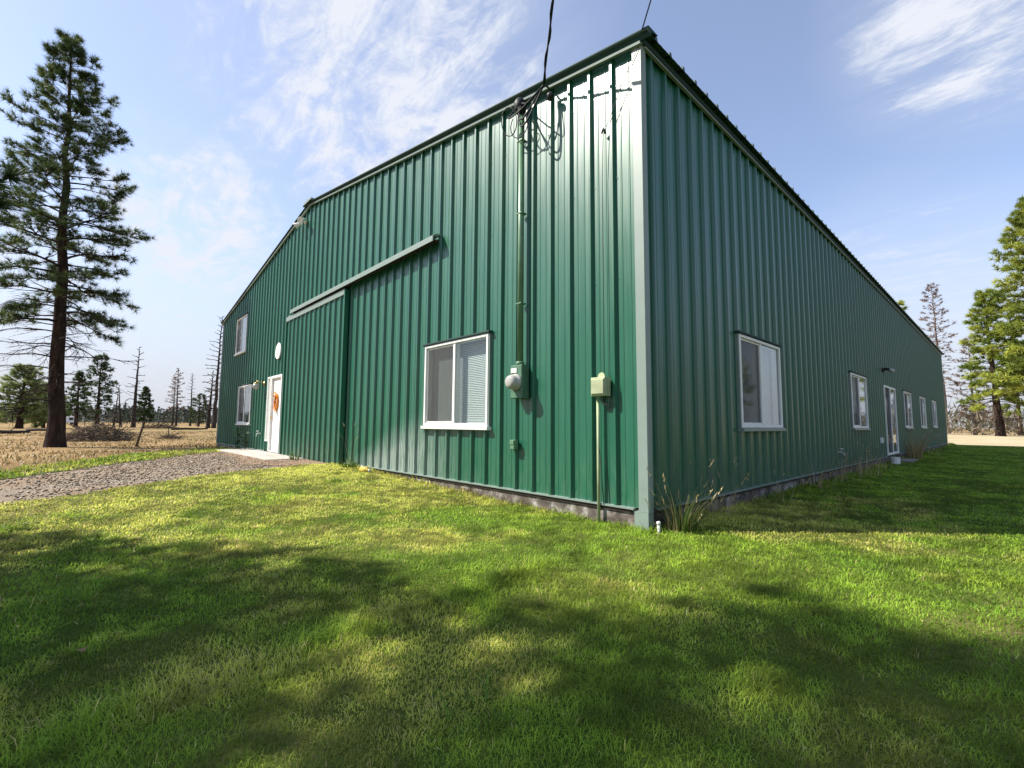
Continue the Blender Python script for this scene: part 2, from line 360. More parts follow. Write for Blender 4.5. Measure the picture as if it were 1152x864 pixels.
STRIP = [(-14.4, -.6), (-13.76, -1.05), (-9.85, -3.69), (-7.79, -4.95), (-6.8, -6), (-6.2, -9), (-6, -18), (-7.8, -18), (-8, -6.4), (-9.41, -5.09), (-12.59, -3.6), (-17.8, -.29), (-20.5, 1.6), (-21.5, 6), (-19.7, 6), (-19.6, .1), (-16, .1)]
DIRT = [(-7.3, -.1), (-7.2, -.9), (-8.4, -1.6), (-11, -1.3), (-13.8, -.95), (-14.9, -.1)]
sheet('gravel_drive', DRIVE, .10, .012, M['gravel'], .15)
sheet('bare_dirt', DIRT, .08, .020, M['bare_dirt'], .25)
sheet('lawn', LAWN, .15, .026, M['lawn_soil'], .12)
sheet('grass_strip', STRIP, .15, .022, M['lawn_soil'], .15)
sheet('straw_field', [(-30, 34.8), (30, 33.8), (60, 110), (-60, 110)], 1.0, .05, M['straw_field'], .6, 2.0)

# ------------------------------------------------------------------ grass
def in_view(x, y, z, margin, back=0.0):
    d = np.stack([x, y, z], 1)-CAM; w = d@F_; ok = w > 0.35
    w = np.maximum(w, .05); px = W/2+FPX*(d@R_)/w; py = H/2-FPX*(d@U_)/w
    return ok & (px > -margin) & (px < W+margin) & (py > -margin) & (py < H+margin), w
def blades(name, m, x, y, z, h, w, lean, tint, kind='stuff'):
    n = len(x); a = rng.random(n)*2*np.pi; b = a+np.pi/2+(rng.random(n)-.5)*1.2
    dx, dy = np.cos(a)*w/2, np.sin(a)*w/2; lx, ly = np.cos(b)*lean*h, np.sin(b)*lean*h
    v = np.empty((n, 5, 3)); 
    v[:, 0] = np.stack([x-dx, y-dy, z], 1); v[:, 1] = np.stack([x+dx, y+dy, z], 1)
    mx_, my_, mz = x+lx*.35, y+ly*.35, z+h*.6
    v[:, 2] = np.stack([mx_+dx*.8, my_+dy*.8, mz], 1); v[:, 3] = np.stack([mx_-dx*.8, my_-dy*.8, mz], 1)
    v[:, 4] = np.stack([x+lx, y+ly, z+h*np.sqrt(np.maximum(.15, 1-.5*lean**2))], 1)
    i = np.arange(n)[:, None]*5
    o = npmesh(name, v.reshape(-1, 3), [i+np.array([[0, 1, 2, 3]]), i+np.array([[3, 2, 4]])], m, np.repeat(tint, 5, 0)); o['kind'] = kind
    return o
def scatter(poly, dens0, rmax, fall=1.15, near=1.6, margin=260):
    p = np.array(poly); x0, y0 = p.min(0); x1, y1 = p.max(0); xs, ys = [], []
    edges = [0.8, 1.6, 2.4, 3.4, 4.8, 7, 10, 14, 20, 28, 40, 60]
    for r0, r1 in zip(edges[:-1], edges[1:]):
        if r0 >= rmax: break
        n = int(dens0*(near/max(near, r0))**fall*math.pi*(r1*r1-r0*r0)); 
        a = rng.random(n)*2*np.pi; r = np.sqrt(rng.random(n)*(r1*r1-r0*r0)+r0*r0)
        x, y = CAM[0]+r*np.cos(a), CAM[1]+r*np.sin(a)
        k = inside(poly, x+(fb(x, y, .5, 1)-.5)*.3, y+(fb(x, y, .5, 9)-.5)*.3)
        x, y = x[k], y[k]; k, _ = in_view(x, y, gz(x, y), margin); xs.append(x[k]); ys.append(y[k])
    return np.concatenate(xs), np.concatenate(ys)
def lawn_tint(x, y, n):
    dry = fb(x, y, 1.5, 2)*.55+fb(x, y, .42, 5)*.45
    bias = sm(-.5, -5.8, x)*.23+sm(.5, 3, x)*-.07-sm(0, 8, y)*.16
    t = sm(.43, .64, dry+bias+.01)
    g1 = np.array([.125, .245, .022]); g2 = np.array([.310, .410, .042]); yl = np.array([.50, .49, .10]); tan = np.array([.58, .46, .21])
    k = fb(x, y, .8, 12)[:, None]; c = g1*(1-k)+g2*k
    c = c*(1-t[:, None]*.8)+yl*t[:, None]*.8
    r = rng.random(n); s = (r < (.012+.12*t))[:, None]; c = np.where(s, tan*(.7+.5*rng.random(n))[:, None], c)
    m = (.60+1.0*sm(.25, .75, vnoise(x, y, .09, 31)*.45+vnoise(x, y, .24, 33)*.3+vnoise(x, y, .6, 37)*.25))[:, None]
    return np.clip(c*m*(.72+.56*rng.random(n))[:, None], 0, 1)
x, y = scatter(LAWN, 12500, 45)
z = gz(x, y)+.024; dist = np.hypot(x-CAM[0], y-CAM[1])
clump = fb(x, y, .35, 4); h = (.015+.032*clump**1.5)*(.6+.8*rng.random(len(x)))*np.maximum(1, dist/14)**.3
wd_ = np.where(x > 0, x, -y); h *= 1+3.0*np.exp(-np.maximum(wd_-.02, 0)/.10)*rng.random(len(x))
w = np.maximum(.0026, dist*.00125)*(.7+.6*rng.random(len(x)))
blades('lawn_grass', M['grass_blade'], x, y, z, h, w, .45+1.1*rng.random(len(x)), lawn_tint(x, y, len(x)))
x, y = scatter(STRIP, 3000, 45); z = gz(x, y)+.02; dist = np.hypot(x-CAM[0], y-CAM[1])
blades('strip_grass', M['grass_blade'], x, y, z, (.03+.05*rng.random(len(x))), dist*.0016, .2+.8*rng.random(len(x)), lawn_tint(x+3, y*1.3+20, len(x))*.72)
# dry field grass
big = [(-60, -30), (-7.9, -30), (-8, -6.6), (-9.41, -5.3), (-12.59, -3.8), (-17.8, -.5), (-20.8, 2), (-21, 25), (-60, 40)]
x, y = scatter(big, 620, 60, 1.0); z = gz(x, y); dist = np.hypot(x-CAM[0], y-CAM[1]); k = (fb(x, y, 1.3, 6)*.6+fb(x, y, 6, 16)*.4 > .52) | (rng.random(len(x)) < .15); x, y, z, dist = x[k], y[k], z[k], dist[k]
n = len(x); t = fb(x, y, 5, 3)[:, None]; c = np.array([.30, .195, .085])*(1-t)+np.array([.42, .33, .165])*t
c = c*(.55+.7*rng.random(n))[:, None]; gsel = rng.random(n) < .07; c[gsel] = np.array([.12, .15, .04])
blades('dry_grass', M['dry_blade'], x, y, z, (.03+.10*rng.random(n)*fb(x, y, 2.0, 8)*1.6), dist*.0015, .3+1.0*rng.random(n), c)
# gravel stones
def stones(name, poly, dens, cmin, cmax, cols):
    x, y = scatter(poly, dens, 30, 0.6, 6.0, 120); kk = fb(x, y, .9, 21) > .18+.28*rng.random(len(x)); x, y = x[kk], y[kk]; n = len(x); s = cmin+(cmax-cmin)*rng.random(n)**2.5; z = gz(x, y)+.016+s*.2
    base = np.array([[1, 0, 0], [0, 1, 0], [-1, 0, 0], [0, -1, 0], [0, 0, .7], [0, 0, -.7]], float)
    v = base[None]*(.6+.7*rng.random((n, 6, 1)))*s[:, None, None]; a = rng.random(n)*6.28; ca, sa = np.cos(a)[:, None], np.sin(a)[:, None]
    vx = v[:, :, 0]*ca-v[:, :, 1]*sa; vy = v[:, :, 0]*sa+v[:, :, 1]*ca
    P = np.stack([vx+x[:, None], vy+y[:, None], v[:, :, 2]+z[:, None]], 2)
    f = np.array([[0, 1, 4], [1, 2, 4], [2, 3, 4], [3, 0, 4], [1, 0, 5], [2, 1, 5], [3, 2, 5], [0, 3, 5]])
    tint = np.array(cols)[rng.integers(0, len(cols), n)]*(.6+.8*rng.random(n))[:, None]
    o = npmesh(name, P.reshape(-1, 3), [(np.arange(n)[:, None, None]*6+f[None]).reshape(-1, 3)], M['stones'], np.repeat(np.clip(tint, 0, 1), 6, 0)); o['kind'] = 'stuff'
stones('gravel_stones', DRIVE, 520, .006, .026, [(.34, .28, .215), (.25, .20, .15), (.43, .36, .275), (.27, .18, .115), (.16, .125, .095)])
stones('dirt_litter', DIRT, 300, .006, .022, [(.25, .15, .09), (.14, .09, .06), (.4, .3, .2), (.36, .33, .3)])

# ------------------------------------------------------------------ metal building
GW_LEN, LONG, EAVE, RIDGE, RX = 19.5, 30.75, 5.0, 6.66, -9.75
def roofz(u): return EAVE+(RIDGE-EAVE)*(1-abs(u-RX)/9.75)
bld = empty('metal_building', (RX, LONG/2, -.2), 'long dark green metal barn with ribbed siding and low gable roof standing on the lawn', 'building')
def rib_profile(u0, u1, phase):
    P = .3048; pts = []
    k = math.floor((u0-phase)/P)-1
    while phase+k*P < u1+P:
        c = phase+k*P
        for d, o in ((-.030, 0), (-.015, .038), (.015, .038), (.030, 0)): pts.append((c+d, o))
        for mid in (P/3, 2*P/3):
            for d, o in ((-.013, 0), (-.005, .0045), (.005, .0045), (.013, 0)): pts.append((c+mid+d, o))
        k += 1
    pts.sort()
    def off(u):
        for (a, oa), (b, ob) in zip(pts, pts[1:]):
            if a <= u <= b: return oa+(ob-oa)*(u-a)/(b-a) if b > a else oa
        return 0.0
    return [(u0, off(u0))]+[p for p in pts if u0 < p[0] < u1]+[(u1, off(u1))], off
def wall_sheet(mb, u0, u1, zbot, topf, holes, phase, base=0.0, extra=()):
    prof, off = rib_profile(u0, u1, phase); us = dict(prof)
    for (a, b, c, d) in holes: us[a] = off(a); us[b] = off(b)
    for e in extra: us[e] = off(e)
    P = sorted(us.items())
    for (a, oa), (b, ob) in zip(P, P[1:]):
        mid = (a+b)/2; zs = [(zbot, zbot, topf(a), topf(b))]
        for (h0, h1, z0, z1) in sorted(holes, key=lambda q: q[2]):
            if h0 < mid < h1:
                l0 = zs.pop(); zs.append((l0[0], l0[1], z0, z0)); zs.append((z1, z1, l0[2], l0[3]))
        for (za, zb, zc, zd) in zs:
            if zd-zb < .002 and zc-za < .002: continue
            mb.add([(a, base+oa, za), (b, base+ob, zb), (b, base+ob, zd), (a, base+oa, zc)], [(0, 1, 2, 3)])
Z0 = .03
def screws(mb, u0, u1, phase, holes):                    # screw heads in rows along the girts
    k = math.ceil((u0-phase)/.3048)
    while phase+k*.3048 < u1-.1:
        u = phase+k*.3048+.052; k += 1
        for zc in (.14, 1.25, 2.42, 3.55, 4.62):
            if u < u0+.1 or any(a-.06 < u < b+.06 and c-.08 < zc < d+.08 for a, b, c, d in holes): continue
            n = 6; v = [(u+.0075*math.cos(6.283*i/n), .0012, zc+.0075*math.sin(6.283*i/n)) for i in range(n)]+[(u+.006*math.cos(6.283*i/n), .0062, zc+.006*math.sin(6.283*i/n)) for i in range(n)]
            mb.add(v, [(i, (i+1) % n, n+(i+1) % n, n+i) for i in range(n)]+[tuple(range(n, 2*n))])
# windows: (u0,u1,z0,z1)
G_WIN = [(-4.03, -2.41, .82, 2.12), (-17.12, -15.68, 3.36, 4.68), (-16.30, -14.62, .81, 2.13)]
S_WIN = [(2.29, 3.90, .83, 2.10), (8.66, 10.30, .83, 2.10), (16.28, 17.92, .85, 2.10), (20.35, 22.0, .86, 2.11), (24.5, 26.1, .88, 2.12)]
DOOR = (-12.42, -11.42, 0.02, 2.22); SIDEL = (-12.80, -12.50, .30, 2.22); PATIO = (12.74, 14.58, .06, 2.07)
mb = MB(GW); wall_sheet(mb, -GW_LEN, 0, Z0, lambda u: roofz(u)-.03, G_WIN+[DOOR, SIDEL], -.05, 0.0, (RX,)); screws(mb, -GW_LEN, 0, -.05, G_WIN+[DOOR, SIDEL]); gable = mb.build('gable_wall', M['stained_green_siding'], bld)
mb = MB(SW); wall_sheet(mb, 0, LONG, Z0, lambda u: EAVE-.02, S_WIN+[PATIO], .17); screws(mb, 0, LONG, .17, S_WIN+[PATIO]); mb.build('side_wall', M['green_siding'], bld)
mb = MB(lambda u, o, z: (-GW_LEN-o, u, z)); wall_sheet(mb, 0, LONG, Z0, lambda u: EAVE-.02, [], .17); mb.build('side_wall', M['green_siding'], bld)
mb = MB(lambda u, o, z: (u, LONG+o, z)); wall_sheet(mb, -GW_LEN, 0, Z0, lambda u: roofz(u)-.03, [], -.05, 0.0, (RX,)); mb.build('gable_wall', M['green_siding'], bld)
# roof sheets with ribs running down the slope
def roof_side(xe, sgn):
    mb = MB(); prof, _ = rib_profile(-.10, LONG+.10, .10)
    xo = xe+sgn*.14; zo = EAVE-.14*(RIDGE-EAVE)/9.75-.034; zr = RIDGE-.034
    for (a, oa), (b, ob) in zip(prof, prof[1:]):
        mb.add([(xo, a, zo+oa*1.2), (xo, b, zo+ob*1.2), (RX, b, zr+ob*1.2), (RX, a, zr+oa*1.2)], [(0, 1, 2, 3)])
        mb.add([(xo, a, zo+oa*1.2-.004), (xo, b, zo+ob*1.2-.004), (RX, b, zr-.03), (RX, a, zr-.03)], [(0, 3, 2, 1)])
        mb.add([(xo, a, zo-.004), (xo, b, zo-.004), (xo, b, zo+ob*1.2), (xo, a, zo+oa*1.2)], [(0, 1, 2, 3)])
    return mb.build('roof', M['roof_paint'], bld)
roof = roof_side(0, 1); roof_side(-GW_LEN, -1)
mb = MB(); 
for s in (1, -1):
    mb.add([(RX, -.16, RIDGE+.028), (RX, LONG+.16, RIDGE+.028), (RX+s*.30, LONG+.16, RIDGE-.022), (RX+s*.30, -.16, RIDGE-.022), (RX+s*.30, -.16, RIDGE-.075), (RX+s*.30, LONG+.16, RIDGE-.075)], [(0, 1, 2, 3), (3, 2, 5, 4)])
mb.add([(RX, -.16, RIDGE+.028), (RX+.30, -.16, RIDGE-.022), (RX+.30, -.16, RIDGE-.06), (RX-.30, -.16, RIDGE-.06), (RX-.30, -.16, RIDGE-.022)], [(0, 1, 2, 3, 4)])
mb.build('ridge_cap', M['sage_trim'], roof)
# rake trim on the gable: dark fascia leaning out, pale lip under it
def rake(yf, s):
    for (xa, xb) in ((0.16, RX), (RX, -GW_LEN-.16)):
        za, zb = roofz(min(xa, 0) if xa > RX else xa), roofz(xb if xb > -GW_LEN else -GW_LEN)
        if xa > 0: za = EAVE-.16*(RIDGE-EAVE)/9.75
        if xb < -GW_LEN: zb = EAVE-.16*(RIDGE-EAVE)/9.75
        mb = MB(); pr = [(.040, -.030), (.040, -.078), (.054, -.078), (.098, -.004), (.094, .012), (-.10, .012)]
        n = len(pr); v = [(xa, yf+s*o, za+d) for o, d in pr]+[(xb, yf+s*o, zb+d) for o, d in pr]
        mb.add(v, [(i, (i+1) % n, n+(i+1) % n, n+i) for i in range(n)]+[tuple(range(n)), tuple(range(2*n-1, n-1, -1))]); t = mb.build('rake_trim', M['dark_trim'], bld)
        mb = MB(); pr = [(.040, -.080), (.040, -.106), (.078, -.106), (.084, -.080)]; n = 4
        v = [(xa*.3 if xa > 0 else xa, yf+s*o, za+d) for o, d in pr]+[(xb, yf+s*o, zb+d) for o, d in pr]
        mb.add(v, [(i, (i+1) % n, n+(i+1) % n, n+i) for i in range(n)]+[tuple(range(n)), tuple(range(2*n-1, n-1, -1))]); mb.build('trim_lip', M['sage_trim'], t)
rake(0, -1); rake(LONG, 1)
for (x0, s) in ((0, 1), (-GW_LEN, -1)):
    mb = MB(lambda u, o, z, x0=x0, s=s: (x0+s*o, u, z)); mb.box(-.03, LONG+.03, .034, .075, EAVE-.125, EAVE-.062); t = mb.build('eave_trim', M['dark_trim'], bld)
    mb = MB(lambda u, o, z, x0=x0, s=s: (x0+s*o, u, z)); mb.box(.0, LONG, .034, .066, EAVE-.153, EAVE-.128); mb.build('trim_lip', M['sage_trim'], t)
# corner trims
for (cx, cy, sx, sy) in ((0, 0, 1, -1), (-GW_LEN, 0, -1, -1), (0, LONG, 1, 1), (-GW_LEN, LONG, -1, 1)):
    mb = MB(); e = .043; wd = .075; t = .002
    p = [(cx-sx*wd, cy+sy*.002), (cx-sx*wd, cy+sy*e), (cx+sx*(e-.012), cy+sy*e), (cx+sx*e, cy+sy*(e-.012)), (cx+sx*e, cy-sy*.035), (cx+sx*.002, cy-sy*.035)]
    zt = EAVE-.09; v = [(a, b, .005) for a, b in p]+[(a, b, zt) for a, b in p]
    mb.add(v, [(i, i+1, 7+i, 6+i) for i in range(5)]); mb.build('corner_trim', M['sage_trim'], bld)
# base trim (drip flange) and foundation
mb = MB(); e = .05
for T, a, b in ((GW, -GW_LEN, -12.82), (GW, -11.40, -.13), (SW, .13, PATIO[0]-.02), (SW, PATIO[1]+.02, LONG), (lambda u, o, z: (-GW_LEN-o, u, z), 0, LONG)):
    mb.T = T; mb.box(a, b, .0, e, .012, .030)
mb.build('base_trim', M['sage_trim'], bld)
mb = MB()
for T, a, b in ((GW, -GW_LEN, 0), (SW, 0, LONG), (lambda u, o, z: (-GW_LEN-o, u, z), 0, LONG), (lambda u, o, z: (u, LONG+o, z), -GW_LEN, 0)):
    mb.T = T; mb.box(a, b, -.25, .012, -.75, .010)
fd = mb.build('foundation', M['block_concrete'], bld)
mb = MB(GW)                                                     # dark sill board along the top of the foundation
mb.box(-7.05, -.175, .013, .03, -.022, .009); mb.T = SW; mb.box(.06, LONG, .013, .028, -.022, .009); mb.build('sill_board', M['rust_dark'], fd)
mb = MB(); mb.box(-.12, .034, -.05, .045, -.42, .003); mb.build('corner_block', M['sage_trim'], fd)
# windows
def window(T, u0, u1, z0, z1, screen_left=True, blind=True, cat=None):
    fr = MB(T); fw = .045; mid = (u0+u1)/2
    fr.bbox(u0, u0+fw, -.07, .055, z0, z1); fr.bbox(u1-fw, u1, -.07, .055, z0, z1); fr.bbox(u0+fw, u1-fw, -.07, .055, z1-fw, z1); fr.bbox(u0+fw, u1-fw, -.07, .052, z0, z0+fw)
    fr.bbox(mid-.025, mid+.025, -.05, .045, z0+fw, z1-fw)
    w = fr.build('window', M['white_vinyl'], bld)
    s = MB(T); s.bbox(u0-.03, u1+.03, -.0, .085, z0-.05, z0-.003); s.build('sill', M['sage_trim'] if T is SW else M['white_vinyl'], w)
    hd = MB(T); hd.bbox(u0-.04, u1+.04, 0, .075, z1+.003, z1+.035); hd.build('head_flashing', M['dark_trim'], w)
    for (a, b) in ((u0-.018, u0-.002), (u1+.002, u1+.018)): jb = MB(T); jb.box(a, b, .0, .042, z0, z1); jb.build('side_flashing', M['sage_trim'], w)
    sash = MB(T); a, b = u0+fw, mid-.025
    for q in ((a, a+.03, z0+fw, z1-fw), (b-.03, b, z0+fw, z1-fw), (a+.03, b-.03, z0+fw, z0+fw+.03), (a+.03, b-.03, z1-fw-.03, z1-fw)): sash.bbox(q[0], q[1], .0, .028, q[2], q[3], .003)
    sash.build('sash', M['white_vinyl'], w)
    for (a, b, o) in ((u0+fw, mid-.025, .012), (mid+.025, u1-fw, .030)):
        p = MB(T); p.box(a, b, o-.004, o, z0+fw, z1-fw); p.build('pane', M['glass'], w)
    if screen_left:
        p = MB(T); p.box(u0+fw+.03, mid-.055, .034, .0355, z0+fw+.03, z1-fw-.03); p.build('insect_screen', M['insect_mesh'], w)
    if blind:
        p = MB(T); zc = z0+.02
        while zc < z1-.02:
            p.add([(u0+.02, -.100, zc), (u1-.02, -.100, zc), (u1-.02, -.112, zc+.024), (u0+.02, -.112, zc+.024)], [(0, 1, 2, 3)]); zc += .026
        p.build('blind', M['blind_slat'], w)
    p = MB(T); p.box(u0-.1, u1+.1, -.30, -.28, z0-.1, z1+.1); p.build('dark_interior', M['interior_dark'], w)
    return w
window(GW, *G_WIN[0]); window(GW, *G_WIN[1]); window(GW, *G_WIN[2])
for i, g in enumerate(S_WIN): window(SW, *g, True, i in (0, 1, 3))
# entry door and sidelight
u0, u1, z0, z1 = DOOR
mb = MB(GW); mb.bbox(u0, u0+.07, -.1, .06, z0, z1); mb.bbox(u1-.07, u1, -.1, .06, z0, z1); mb.bbox(u0+.07, u1-.07, -.1, .06, z1-.07, z1); mb.box(u0+.07, u1-.07, -.08, .05, z0, z0+.03)
dr = mb.build('door', M['white_paint'], bld)
mb = MB(GW); mb.box(u0+.07, u1-.07, -.05, -.006, z0+.03, z1-.07)
for (a, b, c, d) in ((.14, .42, .25, 1.0), (.50, .78, .25, 1.0), (.14, .42, 1.12, 1.95), (.50, .78, 1.12, 1.95)): mb.bbox(u0+a+.03, u0+b+.03, -.006, .004, c, d, .01)
mb.build('door_panel', M['white_paint'], dr)
mb = MB(GW); mb.lathe((u0+.15, -.006, 1.0), (0, 1, 0), [(.03, 0), (.03, .008), (.012, .01), (.012, .04), (.03, .05), (.03, .075), (.01, .085)]); mb.build('door_knob', M['brass'], dr)
u0, u1, z0, z1 = SIDEL
mb = MB(GW); mb.bbox(u0, u1, -.08, .05, z0, z0+.05); mb.bbox(u0, u1, -.08, .05, z1-.05, z1); mb.bbox(u0, u0+.06, -.08, .05, z0+.05, z1-.05); mb.bbox(u1-.06, u1, -.08, .05, z0+.05, z1-.05)
sd = mb.build('sidelight', M['white_vinyl'], bld)
mb = MB(GW); mb.box(u0+.06, u1-.06, -.02, -.012, z0+.05, z1-.05); mb.build('panel', M['white_paint'], sd)
# sliding barn door
mb = MB(GW); wall_sheet(mb, -10.98, -7.16, -.01, lambda u: 3.70, [], -.05, .105)
d0 = mb.build('sliding_door', M['green_siding'], bld)
mb = MB(GW)
for (a, b, c, d) in ((-11.02, -10.98, -.02, 3.74), (-7.16, -7.12, -.02, 3.74)): mb.box(a, b, .04, .145, c, d)
mb.box(-10.98, -7.16, .04, .10, -.02, 3.70); mb.build('door_frame', M['green_siding'], d0)
mb = MB(GW); mb.box(-10.98, -7.16, .10, .148, 3.62, 3.74); mb.build('head_rail', M['sage_trim'], d0)
for u in (-10.9, -9.6, -8.4, -7.3): mb = MB(GW); mb.box(u-.03, u+.03, .09, .11, 3.74, 3.80); mb.build('door_hanger', M['grey_metal'], d0)
ua, ub = -10.55, -3.66
mb = MB(GW); pr = [(.035, 3.93), (.15, 3.90), (.195, 3.86), (.195, 3.775), (.175, 3.775), (.175, 3.85), (.035, 3.90)]; n = len(pr)
mb.add([(ua, o, z) for o, z in pr]+[(ub, o, z) for o, z in pr], [(i, (i+1) % n, n+(i+1) % n, n+i) for i in range(n)]+[tuple(range(n)), tuple(range(2*n-1, n-1, -1))])
tk = mb.build('door_track', M['sage_trim'], bld)
mb = MB(GW); k = ua+.2
while k < ub: mb.box(k-.02, k+.02, .034, .172, 3.80, 3.845); k += .6
mb.box(ua+.02, ub-.02, .09, .13, 3.785, 3.815); mb.build('track_bracket', M['rust_dark'], tk)
# patio door
u0, u1, z0, z1 = PATIO; mid = (u0+u1)/2
mb = MB(SW); mb.bbox(u0, u0+.06, -.09, .055, z0, z1); mb.bbox(u1-.06, u1, -.09, .055, z0, z1); mb.bbox(u0+.06, u1-.06, -.09, .055, z1-.06, z1); mb.bbox(u0+.06, u1-.06, -.09, .065, z0, z0+.06); mb.bbox(mid-.04, mid+.04, -.05, .05, z0+.06, z1-.06)
pd = mb.build('patio_door', M['white_vinyl'], bld)
for (a, b, o) in ((u0+.06, mid-.04, .01), (mid+.04, u1-.06, .03)):
    p = MB(SW); p.box(a, b, o-.004, o, z0+.06, z1-.06); p.build('pane', M['glass'], pd)
p = MB(SW); p.box(u0+.06, mid-.04, .034, .0355, z0+.06, z1-.06); p.build('insect_screen', M['insect_mesh'], pd)
p = MB(SW); p.box(u0-.1, u1+.1, -.5, -.48, z0-.1, z1+.1); p.build('dark_interior', M['interior_dark'], pd)
p = MB(SW); p.bbox(mid-.015, mid+.015, .05, .08, .95, 1.25); p.build('handle', M['dull_white'], pd)

# concrete pad under the entry door
mb = MB(); mb.box(-14.6, -9.2, -.95, -.05, -.25, .004); o = mb.build('concrete_pad', M['pad_concrete']); o['kind'] = 'structure'
mb = MB(); mb.box(-9.15, -7.0, -.34, -.05, -.25, -.022); o = mb.build('door_sill_slab', M['pad_concrete']); o['kind'] = 'structure'

# ------------------------------------------------------------------ fixtures on the gable wall
# electric meter with its riser
t = empty('electric_meter', (-1.73, 0, 1.16), 'green electric meter box with round glass dome and tall riser pipe on the gable wall', 'electric meter')
mb = MB(GW); mb.bbox(-1.84, -1.63, .03, .155, 1.18, 1.60, .008); bx = mb.build('meter_box', M['meter_green'], t)
mb = MB(GW); mb.bbox(-1.825, -1.715, .157, .163, 1.50, 1.56, .002); mb.build('tag_plate', M['dull_white'], bx)
mb = MB(GW); mb.lathe((-1.735, .155, 1.38), (0, 1, 0), [(.105, 0), (.105, .02), (.09, .025), (.09, .09), (.075, .12), (.04, .13), (0, .132)], 28); mb.build('glass_dome', M['lamp_glass'], t, True)
mb = MB(GW); mb.tube([(-1.735, .085, 1.60), (-1.735, .085, 4.98)], .040, 14); mb.lathe((-1.735, .085, 1.60), (0, 0, 1), [(.055, 0), (.055, .04), (.046, .05)], 16); rp = mb.build('riser_pipe', M['pipe_green'], t, True)
for zc in (2.4, 3.6, 4.6): mb = MB(GW); mb.box(-1.785, -1.685, .03, .128, zc-.008, zc+.008); mb.build('pipe_strap', M['pipe_green'], rp)
mb = MB(GW); mb.lathe((-1.735, .085, 4.97), (0, .25, 1), [(.05, 0), (.065, .03), (.085, .10), (.075, .17), (.04, .21), (0, .22)], 18); mb.build('weatherhead', M['black_rubber'], t, True)
mb = MB(GW)
for k, (dz, du, r) in enumerate(((-.42, .14, .011), (-.30, -.14, .010), (-.52, .10, .011), (-.25, .20, .009))):
    a = Vector((-1.735+.02*k, .14, 5.08)); e = Vector((-1.30+.012*k, .15, 5.10)); pts = []
    for i in range(15):
        s = i/14; c = a.lerp(e, s); b = math.sin(math.pi*s)**.8
        pts.append((c.x+du*b*(1-s)*1.4-.10*b*(1-s), c.y+.18*b, c.z+dz*b))
    mb.tube(pts, r, 6)
lp = [(-1.735+.14*math.cos(a)-.10, .22+.05*math.sin(a), 4.86+.17*math.sin(a)) for a in np.linspace(0, 6.28, 17)]; mb.tube(lp, .007, 6)
lp = [(-1.66+.16*math.cos(a), .20+.03*math.sin(a), 4.74+.15*math.sin(a)) for a in np.linspace(2.2, 6.9, 14)]; mb.tube(lp, .007, 6)
mb.build('wire_loop', M['black_rubber'], t, True)
# service wires
def sag(a, b, s, n=40):
    a, b = Vector(a), Vector(b); return [tuple(a.lerp(b, i/n)-Vector((0, 0, s*4*(i/n)*(1-i/n)))) for i in range(n+1)]
A1 = Vector((-1.28, -.15, 5.10)); B1 = Vector((-.62, -.70, 5.42)); dW = (B1-A1); P1 = A1+dW*22
t = empty('service_wire', A1, 'thick twisted black service wire dropping to the weatherhead from above', 'wire')
pts = sag(A1, P1, .25); mb = MB(); mb.tube(pts, .011, 8)
tw = [(p[0]+.017*math.cos(i*1.1), p[1]+.017*math.sin(i*1.1), p[2]+.008*math.sin(i*1.1)) for i, p in enumerate(sag(A1, P1, .25, 220))]; mb.tube(tw, .009, 6); mb.build('cable', M['black_rubber'], t, True)
mb = MB(); mb.tube([(-1.26, -.03, 5.10), (-1.26, -.15, 5.10), (-1.30, -.16, 5.08)], .012, 8); mb.build('wall_hook', M['cable_grey'], t, True); mb = MB(); mb.lathe((-1.20, -.11, 4.93), (.4, -.3, .2), [(.018, -.05), (.042, -.03), (.042, .03), (.018, .05)], 12); mb.build('insulator', M['cable_grey'], t, True)
A2 = Vector((.06, -.075, 4.965)); B2 = Vector((.30, -.24, 5.16)); P2 = A2+(B2-A2)*60
mb = MB(); mb.tube(sag(A2, P2, .3), .007, 6); tag(mb.build('phone_wire', M['black_rubber'], None, True), 'thin dark wire running up into the sky from the near roof corner', 'wire')
# thin cable on the wall by the corner down to the telephone box
mb = MB(GW); mb.tube([(.02, .055, 4.86), (-.20, .05, 4.55), (-.36, .05, 4.25), (-.45, .05, 4.10), (-.47, .045, 3.6), (-.47, .045, 1.36)], .004, 5)
mb.tube([(-.47, .05, 4.12), (-.44, .06, 4.16), (-.42, .05, 4.10)], .014, 6); tag(mb.build('wall_cable', M['cable_grey'], None, True), 'thin cable clipped down the gable wall beside the corner', 'cable')
# telephone box
t = empty('telephone_box', (-.49, 0, -.2), 'pale green telephone box on a thin vertical pipe near the building corner', 'utility box')
mb = MB(GW); mb.bbox(-.585, -.40, .03, .135, 1.16, 1.36, .008); bx = mb.build('box_body', M['pale_green_box'], t)
mb = MB(GW); mb.bbox(-.575, -.41, .137, .148, 1.18, 1.34, .006); mb.lathe((-.49, .06, 1.372), (0, 1, 0), [(.045, 0), (.045, .012)], 16); mb.build('box_lid', M['pale_green_box'], bx)
mb = MB(GW); mb.tube([(-.545, .06, 1.155), (-.545, .06, -.26)], .017, 10); mb.build('pipe', M['sage_pipe'], t, True)
mb = MB(GW); mb.tube([(-.47, .06, 1.16), (-.46, .075, 1.08), (-.42, .08, 1.06), (-.39, .06, 1.09), (-.38, .055, 1.05), (-.41, .05, 1.03)], .006, 6); mb.build('loose_wire', M['black_rubber'], t, True)
mb = MB(GW); mb.tube([(-.53, .06, .60), (-.50, .055, .2), (-.485, .05, .02)], .005, 6); mb.build('loose_wire', M['black_rubber'], t, True)
